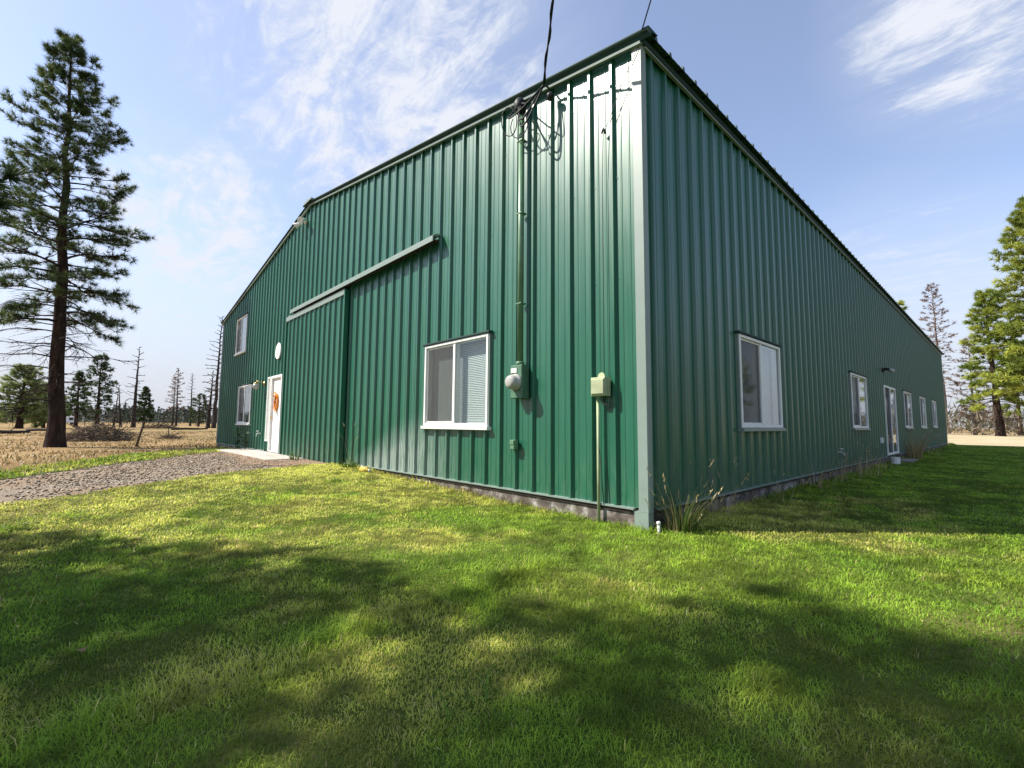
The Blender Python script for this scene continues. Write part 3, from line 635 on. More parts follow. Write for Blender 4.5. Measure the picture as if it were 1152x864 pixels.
mb = MB(GW); mb.bbox(-1.90, -1.82, .03, .10, .535, .655, .008); mb.box(-1.895, -1.825, .10, .108, .60, .65)
tag(mb.build('outlet_cover', M['pipe_green']), 'small green outlet cover below the electric meter', 'outlet')
# round disc, wall lantern, floodlight, spigot, wreath
mb = MB(GW); mb.lathe((-11.92, .033, 2.93), (0, 1, 0), [(.24, 0), (.24, .02), (.225, .03), (.215, .022), (0, .022)], 36); tag(mb.build('wall_disc', M['white_paint'], None, False), 'round white disc hung high above the entry door', 'wall decoration')
t = empty('wall_lantern', (-13.20, 0, 2.05), 'brass wall lantern with glass shade beside the entry door', 'wall lamp')
mb = MB(GW); mb.lathe((-13.18, .032, 2.05), (0, 1, 0), [(.07, 0), (.07, .015), (.03, .03), (.02, .04)], 20); mb.tube([(-13.18, .05, 2.05), (-13.19, .14, 2.10), (-13.25, .22, 2.12), (-13.28, .24, 2.07)], .012, 8); mb.build('bracket', M['brass'], t, True)
mb = MB(GW); mb.lathe((-13.28, .24, 1.86), (0, 0, 1), [(.03, 0), (.085, .04), (.10, .10), (.085, .16), (.04, .19)], 20); mb.build('glass_shade', M['lamp_glass'], t, True)
mb = MB(GW); mb.lathe((-13.28, .24, 2.045), (0, 0, 1), [(.05, 0), (.06, .015), (.02, .04)], 20); mb.build('cap', M['brass'], t, True)
t = empty('floodlight', (-10.17, 0, 6.2), 'twin white floodlight heads under the roof peak', 'floodlight')
mb = MB(GW); mb.lathe((-10.1, .033, 6.22), (0, 1, 0), [(.07, 0), (.07, .03), (.03, .05)], 18); mb.tube([(-10.1, .06, 6.22), (-10.1, .11, 6.21), (-10.24, .13, 6.20)], .015, 8); mb.tube([(-10.1, .11, 6.21), (-9.98, .13, 6.22)], .015, 8); mb.build('mount', M['dull_white'], t, True)
for c, ax_ in (((-10.24, .13, 6.20), (-.5, .7, -.5)), ((-9.98, .13, 6.22), (.45, .7, -.45))):
    mb = MB(GW); mb.lathe(c, ax_, [(.03, -.05), (.045, 0), (.055, .08), (.085, .15), (.085, .17), (.07, .165), (0, .15)], 18); mb.build('lamp_head', M['white_paint'], t, True)
t = empty('hose_spigot', (-13.35, 0, .5), 'small white hose spigot low on the wall left of the entry door', 'spigot')
mb = MB(GW); mb.lathe((-13.35, .032, .52), (0, 1, 0), [(.035, 0), (.035, .01), (.016, .015), (.016, .08)], 14); mb.tube([(-13.35, .08, .52), (-13.35, .13, .50), (-13.35, .14, .42)], .016, 8); mb.build('tap_body', M['dull_white'], t, True)
mb = MB(GW); mb.lathe((-13.35, .09, .53), (0, .2, 1), [(.01, 0), (.01, .05), (.04, .055), (.04, .07)], 12); mb.build('tap_handle', M['dull_white'], t, True)
v = MB(GW)
for i in range(60):
    a = rnd.random()*6.28; rr = .17+.07*(rnd.random()-.5); c = Vector((-11.93+rr*.8*math.cos(a), .03+.05*rnd.random(), 1.45+rr*1.35*math.sin(a)))
    q = rnd.random()*6.28; l = .05+.05*rnd.random(); d = Vector((math.cos(q), .5*rnd.random(), math.sin(q)))*l; s = Vector((-math.sin(q), .3, math.cos(q)))*l*.35
    v.add([tuple(c), tuple(c+d*.5+s), tuple(c+d), tuple(c+d*.5-s)], [(0, 1, 2, 3)])
v.tube([(-11.93+.17*.8*math.cos(a), .03, 1.45+.17*1.35*math.sin(a)) for a in np.linspace(0, 6.283, 24)], .025, 6)
tag(v.build('wreath', M['orange_petal']), 'orange leaf wreath hanging on the white entry door', 'wreath')
# yellow piece and hook at the base beside the sliding door
t = empty('yellow_jug', (-5.78, -.17, gzf(-5.78, -.17)), 'small yellow plastic jug lying in the grass beside the sliding door', 'jug')
zy = gzf(-5.78, -.17)+.06
mb = MB(); mb.lathe((-5.92, -.19, zy), (1, .05, 0), [(.04, 0), (.056, .012), (.058, .17), (.048, .20), (.022, .22), (.022, .29)], 18); mb.build('jug_body', M['yellow_plastic'], t, True)
mb = MB(); mb.lathe((-5.63, -.175, zy), (1, .05, 0), [(.026, 0), (.026, .025)], 14); mb.build('jug_cap', M['dull_white'], t, True)
mb = MB(); mb.tube([(-6.10, -.10, -.10), (-6.10, -.13, .02), (-6.02, -.14, .05), (-5.97, -.14, .0), (-6.0, -.14, -.06)], .014, 8); tag(mb.build('metal_hook', M['grey_metal'], None, True), 'grey metal hook sticking up beside the yellow jug', 'hook')

# ------------------------------------------------------------------ fixtures on the long side
t = empty('side_lamp', (0, 12.75, 2.5), 'dark jar lamp with white bulb above the patio door', 'wall lamp')
mb = MB(SW); mb.lathe((12.7, .032, 2.50), (0, 1, 0), [(.07, 0), (.07, .03), (.03, .05)], 16); mb.tube([(12.7, .06, 2.5), (12.7, .12, 2.53), (12.72, .19, 2.50)], .04, 10); mb.build('bracket', M['black_rubber'], t, True)
mb = MB(SW); mb.lathe((12.72, .18, 2.51), (.15, .8, -.55), [(.035, 0), (.055, .03), (.06, .09), (.04, .13), (0, .14)], 18); mb.build('bulb', M['lamp_glass'], t, True)
mb = MB(SW); mb.bbox(11.76, 11.86, .032, .09, .43, .58, .006); mb.box(11.77, 11.85, .09, .096, .45, .56); tag(mb.build('outlet_cover', M['white_paint']), 'white outlet cover on the long wall left of the patio door', 'outlet')
t = empty('hose_spigot', (.05, 7.24, .3), 'hose spigot low on the long wall between the first two windows', 'spigot')
mb = MB(SW); mb.lathe((7.24, .032, .34), (0, 1, 0), [(.035, 0), (.035, .01), (.016, .015), (.016, .07)], 14); mb.tube([(7.24, .07, .34), (7.24, .13, .32), (7.24, .14, .23)], .016, 8); mb.build('tap_body', M['grey_metal'], t, True)
mb = MB(SW); mb.lathe((7.24, .08, .35), (0, .2, 1), [(.01, 0), (.01, .05), (.04, .055), (.04, .07)], 12); mb.build('tap_handle', M['dull_white'], t, True)
mb = MB(); mb.lathe((.22, 12.55, -.21), (0, 0, 1), [(.085, 0), (.10, .02), (.115, .22), (.12, .23), (.12, .24), (.105, .24), (.095, .06), (0, .05)], 36); bk = mb.build('bucket', M['white_paint']); tag(bk, 'small white bucket standing under the patio door corner', 'bucket')
mb = MB(); mb.box(.10, .46, 13.5, 14.9, -.15, -.11); st = mb.build('door_step', M['grey_wood']); tag(st, 'low grey wooden step board below the patio door', 'step')
for yy in (13.65, 14.75): mb = MB(); mb.box(.14, .42, yy-.05, yy+.05, -.26, -.151); mb.build('bearer', M['grey_wood'], st)
mb = MB(); mb.tube([(.13, -.03, -.25), (.13, -.03, -.085)], .015, 12); mb.lathe((.13, -.03, -.09), (0, 0, 1), [(.020, 0), (.020, .025), (.012, .03)], 14); tag(mb.build('pipe_stub', M['dull_white'], None, True), 'white capped pipe stub in the tall grass at the near corner', 'pipe')

# ------------------------------------------------------------------ weeds
def tuft(name, x, y, n, hmin, hmax, lean, cols, label, cat, heads=0.0, spread=.12, wid=.008):
    z = gzf(x, y); V = []; Fq = []; T = []
    if cat == 'weed' and n > 10: n = int(n*1.6)
    for i in range(n):
        a = rnd.random()*6.28; r = spread*rnd.random()**.5; bx, by = x+r*math.cos(a), y+r*math.sin(a); hh = hmin+(hmax-hmin)*rnd.random()
        ld = a+rnd.uniform(-.6, .6); le = lean*(.3+.9*rnd.random())*hh; w = wid*(.6+.7*rnd.random()); c = np.array(rnd.choice(cols))*(.7+.6*rnd.random()); pa = rnd.random()*6.28
        ox, oy = math.cos(pa)*w/2, math.sin(pa)*w/2; b0 = len(V); S = 5
        for k in range(S+1):
            s = k/S; px, py, pz = bx+le*s*s*math.cos(ld), by+le*s*s*math.sin(ld), z+hh*(s-.25*lean*s*s); q = max(.12, 1-s**1.5)
            V += [(px-ox*q, py-oy*q, pz), (px+ox*q, py+oy*q, pz)]; T += [c, c]
        Fq += [(b0+2*k, b0+2*k+1, b0+2*k+3, b0+2*k+2) for k in range(S)]
        if rnd.random() < heads:
            hc = Vector((px, py, pz)); hd = Vector((math.cos(ld)*.5, math.sin(ld)*.5, .8)).normalized()
            for j in range(7):
                p = hc+hd*(j*.012-.03); s2 = Vector((rnd.uniform(-1, 1), rnd.uniform(-1, 1), rnd.uniform(0, 1)))*.014; b0 = len(V)
                V += [tuple(p-s2*.5), tuple(p+s2+hd*.012), tuple(p+s2*.3+hd*.028), tuple(p+hd*.02)]; T += [np.array([.5, .4, .22])]*4; Fq.append((b0, b0+1, b0+2, b0+3))
    o = npmesh(name, np.array(V), [np.array(Fq)], M['dry_blade'], np.array(T)); return tag(o, label, cat)
GRN = [(.07, .13, .02), (.11, .16, .035)]; DRY = [(.42, .32, .15), (.5, .42, .24), (.32, .24, .12)]
tuft('grass_tuft', .22, .26, 240, .20, .58, .75, GRN+GRN+DRY[:1], 'tall green and straw grass tuft at the near corner of the barn', 'grass tuft', .08, .13)
tuft('grass_stalks', .24, .12, 6, .40, .85, .8, DRY, 'dry seeded grass stalks rising from the tuft at the near corner', 'grass stalks', 1.0, .14, .006)
tuft('dry_weed', .16, 1.35, 16, .25, .75, .5, DRY, 'thin dry stalks against the wall just before the first side window', 'weed', .6, .15, .006)
tuft('dry_weed', .12, 2.9, 22, .15, .5, .5, DRY+GRN, 'low mixed weeds at the wall under the first side window', 'weed', .3, .35, .008)
tuft('dry_weed', .14, 5.0, 22, .2, .8, .4, DRY, 'dry brown stalks at the wall just past the first side window', 'weed', .5, .35, .010)
tuft('dry_weed', .12, 6.6, 26, .2, .6, .5, DRY, 'straw weeds at the wall beside the side hose spigot', 'weed', .4, .4, .010)
tuft('dry_weed', .14, 8.3, 44, .25, .95, .4, DRY, 'tall straw weeds at the wall before the second side window', 'weed', .4, .45, .012)
tuft('dry_weed', .14, 10.2, 36, .2, .7, .4, DRY+GRN, 'bushy straw weeds at the wall under the second side window', 'weed', .4, .5, .012)
tuft('dry_weed', .20, 16.2, 90, .5, 1.25, .55, DRY, 'large pale straw bunch beside the patio door', 'weed', .3, .22, .016)
tuft('dry_weed', .16, 20.5, 30, .2, .55, .5, DRY+GRN, 'small weeds at the wall near the far side windows', 'weed', .3, .6, .016)
tuft('green_weed', -6.45, -.20, 60, .08, .30, .8, GRN, 'leafy green weed clump at the right edge of the sliding door', 'weed', 0, .12, .016)
tuft('dry_stalk', -6.45, -.18, 5, .5, .95, .3, DRY, 'tall thin dry stalk in the weed clump by the sliding door', 'weed', 1.0, .05, .010)
tuft('green_weed', -9.0, -.42, 26, .10, .35, .6, GRN, 'small weed in front of the sliding door', 'weed', 0, .1, .016)
tuft('grass_tuft', 1.02, -2.95, 60, .05, .13, .8, [(.10, .24, .03), (.14, .27, .05)], 'bright coarse green grass clump in the foreground lawn', 'grass tuft', 0, .16, .006)
def stem_plant(x, y, hh, label):
    z = gzf(x, y)+.0; t = empty('potted_stem', (x, y, z), label, 'plant'); t.name = 'stem_plant'
    mb = MB(); mb.tube([(x, y, z), (x+.03, y-.02, z+hh*.5), (x+.01, y, z+hh)], .012, 6); mb.build('stem', M['charred_stick'], t)
    V = []; Fq = []; T = []
    for i in range(34):
        s = .25+.75*rnd.random(); c = Vector((x, y, z+hh*s)); d = Vector((rnd.uniform(-1, 1), rnd.uniform(-1, 1), rnd.uniform(-.3, .8))).normalized()*(.10+.08*rnd.random()); w = d.cross(Vector((0, 0, 1))).normalized()*.04; b = len(V)
        V += [tuple(c+d*.3), tuple(c+d*.7+w), tuple(c+d*1.3), tuple(c+d*.7-w)]; T += [np.array([.03, .06, .02])*(.7+.8*rnd.random())]*4; Fq.append((b, b+1, b+2, b+3))
    npmesh('foliage', np.array(V), [np.array(Fq)], M['leaf'], np.array(T), t)
stem_plant(-14.85, -.30, .75, 'dark leafy plant under the lower left gable window'); stem_plant(-13.95, -.28, .62, 'dark leafy plant below the white hose spigot')
mb = MB(); zl = gzf(-.6, -4.05)+.05
for i in range(6): pass
mb.add([(-.63, -4.07, zl), (-.60, -4.085, zl+.018), (-.57, -4.06, zl+.004), (-.60, -4.04, zl+.014), (-.60, -4.065, zl+.006)], [(0, 1, 4), (1, 2, 4), (2, 3, 4), (3, 0, 4)]); tag(mb.build('fallen_leaf', M['dead_leaf']), 'single brown fallen leaf lying on the shaded lawn', 'leaf')

# ------------------------------------------------------------------ trees
def rot_about(v, axis, a): return Matrix.Rotation(a, 3, axis) @ v
def needles(V, T, c, d, L, K, w, col):
    """a tuft of K needle triangles round direction d"""
    base = len(V)//3
    d = np.array(d); r = rng.normal(size=(K, 3))*.75+d*1.0; r /= np.linalg.norm(r, axis=1)[:, None]
    s = np.cross(r, rng.normal(size=(K, 3))); s /= np.linalg.norm(s, axis=1)[:, None]+1e-9
    ll = L*(.6+.6*rng.random(K))[:, None]; p0 = np.array(c)+r*ll*.06
    V.append(np.stack([p0-s*w/2, p0+s*w/2, np.array(c)+r*ll], 1)); T.append(np.repeat((col*(.65+.7*rng.random(K))[:, None]), 3, 0))
def make_pine(name, base, top, r0, crown0, prof, nlimb, label, cat='tree', group=None, tuftL=.22, K=14, nw=.02, cols=((.035, .062, .018), (.055, .085, .024)), per=9, dead=0, dead_r=1.0, density=1.0, trunk_m='pine_bark', seed=1, gap=0.0, skip=None, upturn=.35, tw=1.0, brmin=.006):
    r = random.Random(seed); base = Vector(base); top = Vector(top); ax_ = top-base; Ht = ax_.length
    t = empty(name, base, label, cat, group); mb = MB(); n = 14; wob = [Vector((r.uniform(-1, 1), r.uniform(-1, 1), 0))*Ht*.004 for _ in range(n+1)]
    tp = [base+ax_*(i/n)+wob[i]*(i > 0) for i in range(n+1)]; rs = [r0*(1-.93*(i/n)**.9)*(1.0 if i else 1.25) for i in range(n+1)]; tp.insert(0, base-Vector((0, 0, .3))); rs.insert(0, r0*1.4)
    tp.insert(2, base+ax_*.025); rs.insert(2, r0*1.05); mb.tube(tp, rs, 12)
    V, T = [], []
    def pos(s): return base+ax_*s
    az = r.random()*6.28
    for i in range(nlimb+dead):
        is_dead = i >= nlimb
        s = (crown0+(1-crown0)*((i+.5)/nlimb)**.92) if not is_dead else (crown0*.35+crown0*.95*r.random())
        s = min(s, .995)
        az += 2.4+r.uniform(-.4, .4); R0 = prof(s if not is_dead else max(s, crown0))*(r.uniform(.55, 1.12)) if not is_dead else prof(max(crown0+.02, s))*r.uniform(.5, 1.0)*dead_r
        if skip and skip(s, az): continue
        p0 = pos(s); h = Vector((math.cos(az), math.sin(az), 0)); el = -.15+.75*((s-crown0)/(1-crown0)) if not is_dead else -.05+.3*(r.random()-.5)
        pts = [p0]; m = 6; p = p0.copy(); e = el+.15
        for k in range(m):
            d = (h*math.cos(e)+Vector((0, 0, math.sin(e)))); h = rot_about(h, Vector((0, 0, 1)), r.uniform(-.2, .2)); p = p+d*R0/m; pts.append(p.copy())
            e += ((upturn*.25 if k > 2 else -.10)+r.uniform(-.13, .13)) if not is_dead else r.uniform(-.42, .26)
            if is_dead: h = rot_about(h, Vector((0, 0, 1)), r.uniform(-.25, .25))
        br = max(brmin, r0*(.22 if not is_dead else .13)*(R0/max(.3, prof(crown0+.05)))*(1-.5*s))
        mb.tube(pts, [br*(1-.85*k/m) for k in range(m+1)], 5, False)
        col0 = np.array(cols[0])*(1-r.random())+np.array(cols[1])*r.random(); lt = r.random(); col = np.array(cols[0])*(1-lt)+np.array(cols[1])*lt
        nt_ = int(per*density*(.4+R0/max(.5, prof(crown0+.1)))) if not is_dead else 9
        for j in range(nt_):
            f = (.25+.75*r.random()**.7) if not is_dead else .2+.8*r.random()
            k = min(m-1, int(f*m)); q = pts[k].lerp(pts[k+1], f*m-k); d = (pts[k+1]-pts[k]).normalized()
            side = rot_about(d, Vector((0, 0, 1)), r.choice((-1, 1))*r.uniform(.4, 1.15)); side.z += r.uniform(-.25, .35 if not is_dead else .15)
            tl = R0*(.10+.26*r.random())*(1.15-f*.6)+.08; e2 = q+side.normalized()*tl
            mb.tube([q, q.lerp(e2, .5)+Vector((0, 0, -.03*tl)), e2], [br*.35, br*.25, br*.12], 4, False)
            if is_dead:
                e3 = q.lerp(e2, .6); mb.tube([e3, e3+rot_about(side, Vector((0, 0, 1)), r.choice((-.8, .8)))*tl*.5-Vector((0, 0, .1*tl))], [br*.2, br*.08], 3, False)
                continue
            if r.random() < gap: continue
            for b in ((e2, side), (q.lerp(e2, .55), side)) if r.random() < .75 else ((e2, side),):
                needles(V, T, b[0]+Vector((0, 0, .02)), (b[1].normalized()+Vector((0, 0, .25))), tuftL*r.uniform(.75, 1.25), K, nw, col)
        if not is_dead and gap < .9: needles(V, T, pts[-1], (pts[-1]-pts[-2]).normalized(), tuftL*1.1, K, nw, col)
    mb.build('trunk', M[trunk_m], t, True)
    if V:
        v = np.concatenate([a.reshape(-1, 3) for a in V]); T = np.clip(np.concatenate(T), 0, 1)
        npmesh('crown', v, [np.arange(len(v)).reshape(-1, 3)], M['needle'], T, t)
    return t
def copy_tree(t, loc, rz, sc, label, group=None):
    c = t.copy(); COL.objects.link(c); c.location = loc; c.rotation_euler = (0, 0, rz); c.scale = (sc, sc, sc); c['label'] = label
    if group: c['group'] = group
    for ch in t.children:
        d = ch.copy(); COL.objects.link(d); d.parent = c; d.matrix_parent_inverse = ch.matrix_parent_inverse.copy()
    return c
# the tall ponderosa on the left
def prof_big(s):
    pts = [(.0, 2.5), (.2, 2.75), (.45, 2.55), (.62, 2.1), (.74, 1.8), (.86, 1.2), (.94, .75), (1.0, .18)]
    for (a, b), (c, d) in zip(pts, pts[1:]):
        if a <= s <= c: return b+(d-b)*(s-a)/(c-a)
    return .15
make_pine('ponderosa_pine', (-22.65, -4.77, gzf(-22.65, -4.77)-.02), (-21.81, -5.37, 15.7), .285, .30, prof_big, 125, 'tall ponderosa pine with dark bare lower trunk standing alone by the gravel drive', 'pine tree', tuftL=.24, K=30, nw=.017, per=17, gap=.05, upturn=.5, dead=58, dead_r=.95, seed=8, cols=((.040, .070, .022), (.105, .145, .042)))
# two pines just left of the frame; one reaches a needle tipped branch into it, both shade the lawn
def prof_near(s): return (3.4*(1-s)**.72+.25) if s > .5 else 2.6+.2*s
zb = gzf(-4.53, -9.91)
make_pine('shade_pine', (-4.53, -9.91, zb), (-4.4, -9.8, zb+14.2), .30, .24, prof_near, 125, 'large pine outside the left edge whose shadow falls across the lawn', 'pine tree', tuftL=.30, K=16, nw=.065, per=12, gap=.30, dead=6, seed=21)
t = make_pine('near_pine', (-4.66, -7.07, gzf(-4.66, -7.07)), (-4.62, -7.02, 5.4),   .11, .20, lambda s: 1.55*(1-s)**.55+.15, 70, 'young pine whose long needled branch tip enters the left edge', 'pine tree', tuftL=.22, K=20, nw=.040, per=9, gap=.35, dead=2, seed=33, skip=lambda s, a: False)
mb = MB(); bp = [Vector((-4.65, -7.06, 2.1)), Vector((-4.5, -6.0, 2.40)), Vector((-3.9, -5.30, 2.62)), Vector((-3.22, -4.84, 2.76)), Vector((-3.02, -4.70, 2.84))]
mb.tube(bp, [.03, .024, .018, .010, .007], 7, False)
for (p, d, n_) in ((bp[4], (.6, .5, .35), 90), (bp[4]+Vector((-.12, -.10, -.03)), (.5, .5, .1), 70), (Vector((-3.10, -4.75, 2.64)), (.6, .4, -.2), 70), (bp[2], (.5, .6, .2), 60)):
    V, T = [], []; needles(V, T, p, np.array(d), .20, n_*2, .0065, np.array([.05, .08, .028])); v = np.concatenate([a.reshape(-1, 3) for a in V]); npmesh('needle_tuft', v, [np.arange(len(v)).reshape(-1, 3)], M['needle'], np.clip(np.concatenate(T), 0, 1), t)
mb.tube([bp[3], Vector((-3.10, -4.75, 2.64))], [.008, .005], 5, False)
mb.build('branch', M['pine_bark'], t, True)

# trees out in the field on the left (world positions)
def conic(rad, k=.7): return lambda s: rad*(1-s)**k+.12
def rounded(rad): return lambda s: rad*max(.08, math.sin(math.pi*min(1, .18+.8*s))**.8)
GF = 'trees scattered over the dry field'
FC = ((.13, .17, .06), (.30, .35, .12))
def G3(x, y): return (x, y, gzf(x, y)-.05)
make_pine('round_pine', G3(-84.46, -9.82), (-84.2, -9.7, 7.7), .42, .18, rounded(3.1), 130, 'broad round light green pine left of the tall ponderosa', 'pine tree', GF, tuftL=.38, K=12, nw=.075, per=10, gap=.25, seed=41, cols=FC)
make_pine('small_pine', G3(-92.0, -7.9), (-92, -7.9, 6.0), .22, .12, rounded(2.6), 100, 'smaller light green pine just left of the ponderosa trunk', 'pine tree', GF, tuftL=.36, K=14, nw=.075, per=11, seed=42, cols=FC)
make_pine('field_pine', G3(-100.0, -4.6), (-100, -4.6, 8.6), .30, .22, conic(2.4), 80, 'dark slim pine seen just right of the ponderosa trunk', 'pine tree', GF, tuftL=.42, K=12, nw=.085, per=8, seed=43, gap=.45, brmin=.04)
make_pine('field_pine', G3(-77.6, -2.5), (-77.5, -2.6, 9.2), .26, .25, conic(2.2, .5), 76, 'dark open pine standing behind the large brush pile', 'pine tree', GF, tuftL=.38, K=12, nw=.075, per=8, seed=44, gap=.5, dead=12, brmin=.035)
make_pine('field_pine', G3(-149.6, 7.9), (-149.6, 7.9, 9.6), .25, .12, conic(2.6, .75), 80, 'small dark green pine right of the leaning snag in the field', 'pine tree', GF, tuftL=.5, K=12, nw=.12, per=9, seed=45, gap=.2)
make_pine('bushy_pine', G3(-128.1, 16.4), (-128.1, 16.4, 7.2), .25, .15, rounded(2.4), 50, 'short scraggly pine beside the paired snags', 'pine tree', GF, tuftL=.45, K=10, nw=.10, per=8, seed=46, gap=.4, dead=14, brmin=.05)
SB = 'snag_bark'
def snag(x, y, top, r0, lab, seed, n=26, rad=2.0, m='snag_bark', brown=False, c0=.28, gr='bare burnt snags in the field', bm=.075):
    return make_pine('dead_snag', G3(x, y), top, r0, c0, conic(rad, .45), n if brown else 0, lab, 'dead tree', gr, dead=0 if brown else n, dead_r=1.0, trunk_m=m, seed=seed, brmin=bm, tuftL=.45, K=5, nw=.09, per=7, gap=.35 if brown else 1.0, cols=((.14, .09, .065), (.24, .16, .115)))
def snag2(x, y, top, r0, lab, seed, n=30, rad=2.0, m=SB, c0=.3):
    return make_pine('dead_snag', G3(x, y), top, r0, c0, conic(rad, .45), n, lab, 'dead tree', 'bare burnt snags in the field', dead=10, brmin=.085, trunk_m=m, seed=seed, per=7, gap=1.0, upturn=.6)
snag2(-100.1, 2.6, (-99.4, 2.6, 13.8), .36, 'leaning black snag with few branches right of the ponderosa', 51, 18, 2.4, c0=.4)
snag2(-108.0, 1.4, (-106.5, .6, 7.5), .22, 'thin leaning dead trunk left of the black snag', 52, 8, 1.4)
snag2(-104.0, .2, (-105.0, .6, 7.0), .20, 'thinner dead trunk crossing beside the leaning one', 53, 8, 1.2)
snag(-156.8, 14.8, (-156.8, 14.8, 13.6), .26, 'brown dead pine, left one of the close pair', 54, 30, 2.4, 'snag_bark', True)
snag(-150.0, 14.8, (-149.8, 14.5, 15.0), .28, 'taller brown dead pine, right one of the close pair', 55, 34, 2.2, 'snag_bark', True)
snag2(-141.4, 16.7, (-141.3, 16.5, 13.4), .27, 'single slim dead pine between the pair and the barn', 56, 30, 2.0)
snag2(-91.4, 12.0, (-90.9, 12.2, 9.6), .34, 'shorter burnt snag next to the barn corner', 57, 24, 2.4)
snag2(-88.4, 12.3, (-87.0, 12.3, 18.6), .34, 'tall burnt snag beside the far barn corner', 58, 44, 2.9)

# right side trees
RC = ((.12, .18, .03), (.38, .42, .07)); GR = 'pines beyond the lawn on the right'
make_pine('green_pine', G3(6.2, 79.8), (5.6, 78.5, 28.5), .55, .20, lambda s: 7.2*(1-s)**.62+.3, 190, 'large sunlit yellow green pine at the right edge', 'pine tree', GR, tuftL=.60, K=15, nw=.10, per=13, seed=61, gap=.1, cols=RC, dead=8)
make_pine('green_pine', G3(1.46, 82.5), (1.0, 81.5, 18.5), .48, .24, lambda s: 4.2*(1-s)**.6+.3, 110, 'shorter pine with dark trunk in front of the thicket', 'pine tree', GR, tuftL=.55, K=14, nw=.10, per=10, seed=62, cols=RC, dead=10, gap=.1)
make_pine('slim_pine', G3(3.3, 93), (3.3, 93, 13), .30, .25, conic(2.5), 30, 'slim pine at the right edge behind the big pine', 'pine tree', GR, tuftL=.7, K=12, nw=.13, per=7, seed=63, cols=RC, gap=.3, dead=8)
snag(-5.0, 104.7, (-5.6, 102.2, 25.5), .36, 'tall brown dead pine rising behind the barn roof', 64, 110, 3.6, 'grey_snag_bark', True, .25, 'dead trees behind the barn', .045)
snag(-1.2, 92.0, (-1.2, 92, 14), .22, 'thin grey dead tree just right of the barn end', 65, 60, 2.2, 'grey_snag_bark', True, .15, 'dead trees behind the barn', .045)
make_pine('hidden_pine', G3(-8.0, 87.0), (-8.0, 85.4, 19.7), .4, .3, conic(3), 34, 'pine tip just showing over the barn roofline', 'pine tree', None, tuftL=.6, K=14, nw=.12, per=7, seed=66, cols=RC)
gp = bpy.data.objects['green_pine.001']
for (x, y, rz, sc, lb) in ((19, 48, 2.2, .9, 'pine off the right edge beyond the lawn'),):
    copy_tree(gp, (x, y, gzf(x, y)-.05), rz, sc, lb, GR)
# thicket behind the straw field
V, T = [], []
for i in range(5200):
    x = rng.uniform(-9, 22); y = rng.uniform(88, 104); h0 = rng.uniform(0, 1)*(2.2+2.6*vnoise(x, y, 3.0, 4)); z = gzf(x, y)
    d = rng.normal(size=3); d[2] = abs(d[2])+.3; d /= np.linalg.norm(d); l = rng.uniform(.5, 1.6); c = np.array([x, y, z+h0]); s = np.cross(d, rng.normal(size=3)); s /= np.linalg.norm(s)
    w = rng.uniform(.02, .10); V.append(np.stack([c-s*w, c+s*w, c+d*l])); cc = np.array([[.22, .17, .13], [.16, .13, .10], [.30, .24, .17], [.13, .14, .06]])[rng.integers(0, 4)]; T.append(np.repeat((cc*rng.uniform(.6, 1.3))[None], 3, 0))
v = np.concatenate(V); o = npmesh('brush_thicket', v, [np.arange(len(v)).reshape(-1, 3)], M['dry_blade'], np.concatenate(T)); o['kind'] = 'stuff'
# far wood along the horizon: one mass
def far_wood(name, n, pos, hmin, hmax, colset, kk=110):
    V, T = [], []
    for i in range(n):
        x, y = pos(); h_ = rng.uniform(hmin, hmax)*(1.35 if rng.random() < .12 else 1); z = gzf(x, y); rad = h_*rng.uniform(.16, .28); K = kk
        s = rng.random(K)**.8; a = rng.random(K)*6.28; rr = rad*(1-s)**.7*np.sqrt(rng.random(K)); c = np.stack([x+rr*np.cos(a), y+rr*np.sin(a), z+h_*(.08+.9*s)], 1)
        d = rng.normal(size=(K, 3)); d[:, 2] *= .5; d /= np.linalg.norm(d, axis=1)[:, None]; q = rng.normal(size=(K, 3)); l = h_*.10
        l = l*.75; V.append(np.stack([c-d*l, c+d*l, c+q*l*.5], 1).reshape(-1, 3)); col = np.array(colset[rng.integers(0, len(colset))])*rng.uniform(.7, 1.3); T.append(np.repeat((col*(.7+.6*rng.random(K))[:, None]), 3, 0))
    v = np.concatenate(V); o = npmesh(name, v, [np.arange(len(v)).reshape(-1, 3)], M['needle'], np.clip(np.concatenate(T), 0, 1)); o['kind'] = 'stuff'
FW = [(.045, .060, .045), (.060, .076, .055), (.08, .085, .065)]
def posL():
    d = rng.uniform(190, 330); px = rng.uniform(-420, 330); v = CAM+d*(F_+R_*(px-576)/FPX); return v[0], v[1]
def posR():
    d = rng.uniform(150, 230); px = rng.uniform(1030, 1500); v = CAM+d*(F_+R_*(px-576)/FPX); return v[0], v[1]
def posE():
    a = rng.uniform(-0.2, 1.15); d = rng.uniform(60, 110); return 14+d*math.cos(a), 10+d*math.sin(a)*1.1
far_wood('far_wood', 1700, posL, 4.5, 8.5, FW, 90); far_wood('far_wood', 160, posR, 5, 11, FW); far_wood('far_wood', 110, posE, 7, 15, FW, 320)
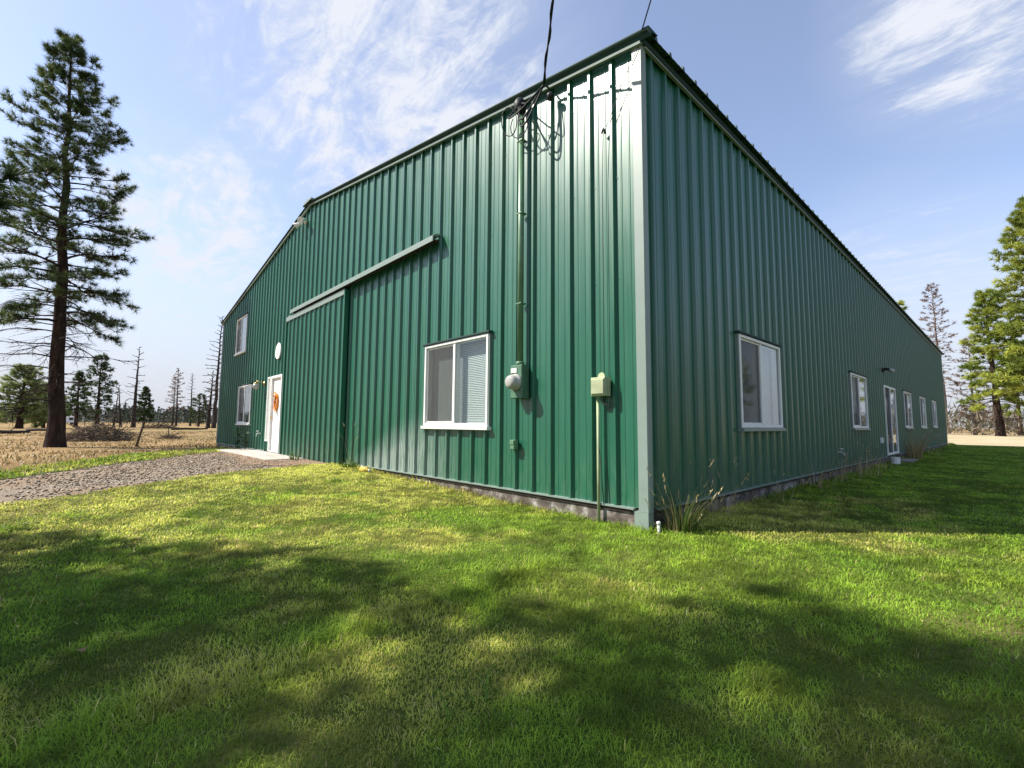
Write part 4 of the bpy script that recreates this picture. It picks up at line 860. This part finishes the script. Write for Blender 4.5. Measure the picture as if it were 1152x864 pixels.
# brush piles, logs, posts, trailer
def brush(name, x, y, rx, ry, hh, n, m, label):
    mb = MB(); z = gzf(x, y)
    for i in range(n):
        a = rnd.random()*6.28; r = rnd.random()**.5; px, py = x+rx*r*math.cos(a), y+ry*r*math.sin(a); pz = z+hh*(1-r*r)*rnd.random()*.9+.03
        d = Vector((rnd.uniform(-1, 1), rnd.uniform(-1, 1), rnd.uniform(-.25, .55))).normalized()*rnd.uniform(.35, 1.0)*min(rx, 1.3); q = Vector((px, py, pz)); rr = rnd.uniform(.008, .030)*(rx/1.5)**.5
        e = q+d; e.z = max(e.z, z+.02); mb.tube([q-d*.4+Vector((0, 0, .0)), q+Vector((0, 0, rnd.uniform(-.05, .08))), e], [rr, rr*.8, rr*.3], 4, False)
    return tag(mb.build(name, M[m]), label, 'brush pile')
brush('brush_pile', -29.6, -3.35, 1.35, 1.35, 1.05, 420, 'weathered_stick', 'large tangled pile of grey brown branches right of the ponderosa')
brush('brush_pile', -84.6, 4.7, 2.6, 2.2, 1.1, 260, 'charred_stick', 'dark low brush pile far out in the dry field')
brush('brush_pile', -31.2, -.2, .9, .6, .22, 80, 'weathered_stick', 'flat scatter of dark sticks around the metal stake')
def log(x, y, l, r, a, label):
    z = gzf(x, y)+r*.8; d = Vector((math.cos(a), math.sin(a), 0))*l/2; c = Vector((x, y, z)); mb = MB(); mb.tube([c-d, c-d*.3+Vector((0, 0, .05)), c+d*.4, c+d+Vector((0, 0, .04))], [r, r*.95, r*.85, r*.6], 9)
    mb.tube([c+d*.3, c+d*.45+Vector((.2, .1, .35))], [r*.3, r*.1], 5); tag(mb.build('fallen_log', M['charred_stick'], None, True), label, 'log')
log(-50.0, -8.6, 3.6, .16, 1.2, 'dark fallen log lying at the left edge of the field'); log(-62, -6.6, 3.0, .12, 1.0, 'thin fallen log left of the ponderosa trunk'); log(-70, 6.4, 4.6, .14, 2.0, 'long fallen log near the far brush pile')
zp = gzf(-21.12, -2.47)
mb = MB(); mb.tube([(-21.12, -2.47, zp-.2), (-21.03, -2.38, zp+.4), (-20.9, -2.25, zp+1.02)], [.045, .042, .036], 8); tag(mb.build('fence_post', M['dark_post'], None, True), 'leaning dark wooden post between the drive and the field', 'post')
zp = gzf(-31.1, -.3); mb = MB(); mb.tube([(-31.1, -.3, zp-.1), (-31.1, -.3, zp+.75)], .022, 6); mb.box(-31.12, -31.08, -.33, -.27, zp+.7, zp+.76); tag(mb.build('metal_stake', M['rust_dark']), 'thin upright metal stake out in the dry field', 'stake')
tx, ty = -177.0, -6.95; tz = gzf(tx, ty)
t = empty('trailer', (tx, ty, tz), 'white trailer seen far off behind the ponderosa', 'trailer')
mb = MB(lambda u, o, z: (tx+o, ty+u, tz+z)); mb.bbox(-2.2, 2.2, -1.1, 1.1, .5, 2.4, .15); mb.build('body', M['trailer_white'], t)
mb = MB(lambda u, o, z: (tx+o, ty+u, tz+z)); mb.box(.6, 1.5, 1.1, 1.13, 1.3, 2.0); mb.box(-1.6, -.9, 1.1, 1.13, 1.4, 2.0); mb.build('window', M['interior_dark'], t)
for u in (-1.2, 1.2): mb = MB(lambda u_, o, z: (tx+o, ty+u_, tz+z)); mb.lathe((u, .8, .35), (0, 1, 0), [(.2, 0), (.35, .02), (.35, .22), (.2, .24)], 16); mb.build('wheel', M['black_rubber'], t)
